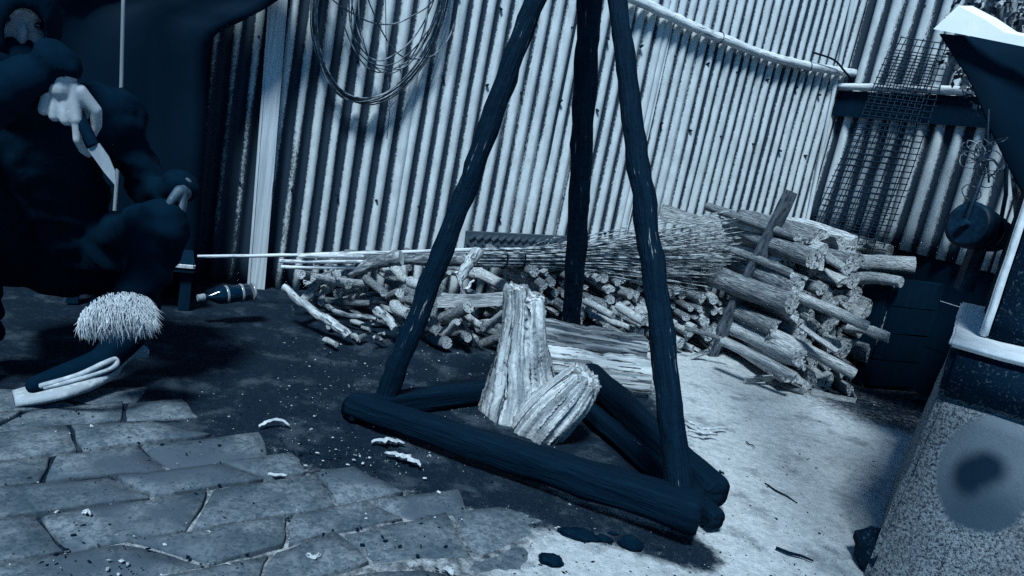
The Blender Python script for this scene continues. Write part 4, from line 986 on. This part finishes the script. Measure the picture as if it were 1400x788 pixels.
for sgn in (-1, 1):
    mb = MB(); mb.ell(head+hx*.083+hy*sgn*.032+hz*.008, (.009, .013, .008), 12, 8, 0, None, AX); e_ = mb.build('eye', M['glass'], hd, origin=per.location)
mb = MB(); V = []; sg, rg = 36, 14          # hood: a shell open towards the face
for i in range(rg):
    th = .42+(math.pi-.42)*i/(rg-1)
    for k in range(sg):
        ph = 2*math.pi*k/sg; dl = np.array([math.cos(th), math.sin(th)*math.cos(ph), math.sin(th)*math.sin(ph)])
        rr_ = 1+.05*nz(dl[0]*4, dl[1]*4, dl[2]*4)
        V.append(head-hz*.01-hx*.012+hx*dl[0]*.135*rr_+hy*dl[1]*.098*rr_+hz*dl[2]*.135*rr_)
Fq = [(i*sg+k, (i+1)*sg+k, (i+1)*sg+(k+1) % sg, i*sg+(k+1) % sg) for i in range(rg-1) for k in range(sg)]
mb.add(V, Fq, 0, True); ob = mb.build('hood', M['black'], per, origin=per.location); ob.modifiers.new('t', 'SOLIDIFY').thickness = .008
mb = MB(); cap(mb, head-hz*.078+hx*.058, neck+hx*.03-UP*.05, .064, .078); remeshed(mb, 'scarf', M['black'], .008, 3, per, per.location)
# sandal with a thick pale sole, heel raised
toe, mid1, mid2, heel = az(22, 556, .012), ay(90, 541, 1.56), ay(150, 520, 1.66), ay(209, 486, 1.76)
P = catmull([toe, mid1, mid2, heel], 6); mb = MB(); V = []
for i, p in enumerate(P):
    t = i/(len(P)-1); wd = .046*(math.sin(min(1, .12+t*1.05)*math.pi)**.35 if t < .98 else .6); tn = P[min(i+1, len(P)-1)]-P[max(i-1, 0)]; tn /= np.linalg.norm(tn); sdv = np.cross(tn, UP); sdv /= np.linalg.norm(sdv); th = .011+.003*t
    for a_, b_ in ((-1, -.7), (-.7, -1), (.7, -1), (1, -.7), (1.08, 0), (1, .7), (.7, 1), (-.7, 1), (-1, .7), (-1.08, 0)): V.append(p-sdv*.045+sdv*a_*wd*(1+.05*nz(t*6, a_))+UP*b_*th*(1+.25*nz(t*5, b_*2, 4)))
Fq = [(i*10+k, i*10+(k+1) % 10, i*10+10+(k+1) % 10, i*10+10+k) for i in range(len(P)-1) for k in range(10)]+[tuple(range(10))[::-1], tuple((len(P)-1)*10+k for k in range(10))]
mb.add(V, Fq, 0, True); shoe = mb.build('sandal', M['sole'], per, origin=per.location)
mb = MB(); st = catmull([ay(56, 528, 1.50), ay(105, 514, 1.50), ay(140, 498, 1.53), ay(157, 492, 1.56), ay(155, 502, 1.55), ay(110, 518, 1.50), ay(62, 530, 1.5)], 6)
mb.tube(st, .007, 6); s_ = mb.build('strap', M['sole'], shoe, origin=per.location)
mb = MB(); cap(mb, lan+V3(0, 0, -.01), mid2+V3(-.03, .02, .035), .045, .036); cap(mb, mid2+V3(-.03, .02, .035), toe+V3(.0, .06, .03), .036, .022)
cap(mb, ran, ran+V3(.05, -.16, -.055), .045, .032); remeshed(mb, 'sock', M['black'], .008, 4, per, per.location)
# shaggy cuff round the shin
mb = MB(); cc = ay(160, 424, 1.58); ll = lkn-lan; ll /= np.linalg.norm(ll)
for k in range(6500):
    th = random.uniform(0, 6.28); h = random.uniform(-.5, .5); 
    dcam = C0-cc; dcam /= np.linalg.norm(dcam)
    d = np.array([random.gauss(0, 1) for _ in range(3)]); d /= np.linalg.norm(d)
    if d @ dcam < -.2: continue
    p = cc+Uc*.010+Rc*d[0]*.086+Uc*d[1]*.052+(-fw)*d[2]*.05+Uc*(-.10*d[0]**2+.02*d[0])*.3
    q = p+(Rc*.35-Uc*1.0+(-fw)*.3*random.random()+np.array([random.gauss(0, .35) for _ in range(3)]))*random.uniform(.008, .024)
    w2 = Rc*.0011
    mb.add([p-w2, p+w2, q], [(0, 1, 2)])
ob = mb.build('fleece_cuff', M['fleece'], per, origin=per.location); tag(ob, kind='stuff')
mb = MB(); mb.ell(cc, (.070, .038, .045), 18, 12, 0, lambda d: 1+.15*nz(d[0]*2, d[1]*2, d[2]*2), [Rc, Uc, -fw]); mb.build('cuff_lining', M['black'], per, origin=per.location)
# knife
kn_ = empty('knife', ay(130, 205, 1.44), 'steel knife with a dark handle held point down by the person', 'knife')
hA, hB = ay(104, 150, 1.465), ay(128, 200, 1.45); tip = ay(158, 256, 1.44); bd = tip-hB; bl = np.linalg.norm(bd); bd /= bl; bs_ = np.cross(bd, -fw); bs_ /= np.linalg.norm(bs_)
if bs_ @ Rc < 0: bs_ = -bs_
mb = MB(); mb.tube([hA, (hA+hB)/2, hB], [.010, .012, .011], 10); mb.build('handle', M['black'], kn_, origin=kn_.location)
mb = MB(); out = [(0, -.013), (0, .013), (.35, .017), (.7, .014), (1, .010), (.6, -.006)]; Vf = []
for zz in (-.0012, .0012):
    for t, w_ in out: Vf.append(hB+bd*bl*t+bs_*w_*(1 if t < .99 else .2)+(-fw)*zz)
mb.add(Vf, [(5, 4, 3, 2, 1, 0), tuple(range(6, 12))]+[(k, (k+1) % 6, 6+(k+1) % 6, 6+k) for k in range(6)]); mb.build('blade', M['steel'], kn_, origin=kn_.location)

# ------------------------------------------------------------------ litter on the ground
def strip(pts, wd, label, name='peel', mat='peel', cat='peel', lift=-.001):
    P = catmull(pts, 5); mb = MB(); V = []; N = len(P)
    for i, p in enumerate(P):
        t = P[min(i+1, N-1)]-P[max(i-1, 0)]; sv = np.cross(t, UP); sv /= np.linalg.norm(sv)+1e-9; k = wd*math.sin(math.pi*(.12+.8*i/(N-1)))*(.8+.7*nz(i*.9, wd*900, len(label)*.37)); p = p+sv*wd*1.2*nz(i*.5, len(label)*.71)
        for a_, h in ((-1, .006), (0, 0), (1, .005)): V.append(p+sv*a_*k+UP*(h+lift))
    Fq = [(i*3+k, i*3+k+1, i*3+4+k, i*3+3+k) for i in range(N-1) for k in range(2)]
    mb.add(V, Fq, 0, True); o = mb.build(name, M[mat]); o.modifiers.new('t', 'SOLIDIFY').thickness = .0015; tag(o, label, cat); return o
g = lambda x, y, z=.008: az(x, y, z)
strip([g(354, 584), g(368, 577, .016), g(384, 576, .018), g(396, 583)], .005, 'thin curled white peel lying alone on the paving')
strip([g(508, 606), g(525, 603, .016), g(540, 604, .014), g(551, 606)], .010, 'crumpled pale husk beside the base timber')
strip([g(526, 620), g(545, 623, .014), g(560, 629, .012), g(576, 637)], .009, 'long pale husk strip on the paving near the tripod foot')
strip([g(936, 578), g(955, 588, .016), g(972, 590, .014), g(990, 588)], .010, 'white torn strip lying on the sand past the tripod leg', lift=.006)
strip([g(940, 592), g(960, 596, .014), g(980, 598, .01)], .006, 'thin white shred under the torn white strip', lift=.006)
strip([g(366, 650), g(378, 651, .01), g(392, 651)], .003, 'tiny white sliver on the paving by a joint')
strip([g(418, 760), g(430, 764, .012), g(438, 758)], .005, 'small white hooked scrap on the paving')
strip([g(112, 703), g(118, 701, .012), g(124, 703)], .006, 'small white paper scrap on the dark paving')
strip([g(608, 776), g(614, 780, .012), g(617, 788)], .006, 'small white flake on the soil before the tripod')
for (x, y, r, sq, lb) in ((790, 733, .030, (1.5, .7, .35), 'flat dark dung patch on the sand before the tripod'), (824, 738, .016, (1.3, .7, .4), 'small dark dung lump beside the flat patch'), (862, 747, .024, (1.1, .75, .7), 'dark rounded dung lump on the sand'), (753, 768, .024, (1.0, .8, .4), 'dark round dung patch at the soil edge'), (838, 730, .007, (1.6, .8, .5), 'tiny dark clod near the dung patches'), (1262, 553, .035, (1.4, .8, .3), 'dark flat clod near the crate')):
    lump(az(x, y)-UP*r*sq[2]*.35, r, x*.01, 'dung_lump', 'lump', lb, 'dung', sq=sq)
for (x0, y0, x1, y1, r, lb) in ((1046, 661, 1090, 688, .0022, 'thin straight twig lying on the bright sand'), (1061, 749, 1112, 767, .0035, 'thicker dark twig lying near the masonry foot'), (1020, 604, 1032, 612, .002, 'tiny dark twig bit beside the white strip'), (984, 644, 990, 648, .003, 'short dark peg on the sand by the timber')):
    mb = MB(); mb.tube([g(x0, y0, .003), g((x0*2+x1)/3, (y0*2+y1)/3+1, .004), g((x0+x1*2)/3, (y0+y1*2)/3-1, .004), g(x1, y1, .003)], [r, r*1.1, r*.9, r*.6], 6); o = mb.build('twig', M['beam']); tag(o, lb, 'twig')
# crumbs and chips nobody could count
mb = MB()
for k in range(3000):
    if random.random() < .5: x, y = random.uniform(380, 760), random.uniform(455, 640)
    else: x, y = random.uniform(0, 1280), random.uniform(520, 800)
    p = az(x, y, 0); p[2] = ground_z(p[0], p[1])+.0005+(.008 if p[0] < 0 and p[1] < 1.6 else 0); a = random.uniform(0, 6.28); L = random.choice([.0010, .0012, .0015, .0015, .002, .003, .0045]); w2 = L*random.uniform(.3, .8)
    dx = np.array([math.cos(a), math.sin(a), random.uniform(-.2, .2)])*L; dy = np.array([-math.sin(a), math.cos(a), random.uniform(-.2, .2)])*w2; up = UP*L*.5
    mb.add([p-dx-dy, p+dx-dy, p+dx+dy, p-dx+dy, p+up], [(0, 1, 4), (1, 2, 4), (2, 3, 4), (3, 0, 4)], 0 if random.random() < .05 else random.choice([1, 2, 2, 2]))
o = mb.build('wood_litter', [M['peel'], M['rbark_pale'], M['lump']], origin=(0, 0, 0)); tag(o, 'fine chips and crumbs strewn over the yard', 'litter', kind='stuff')
for o in list(bpy.data.objects):
    if '_o' in o: del o['_o']
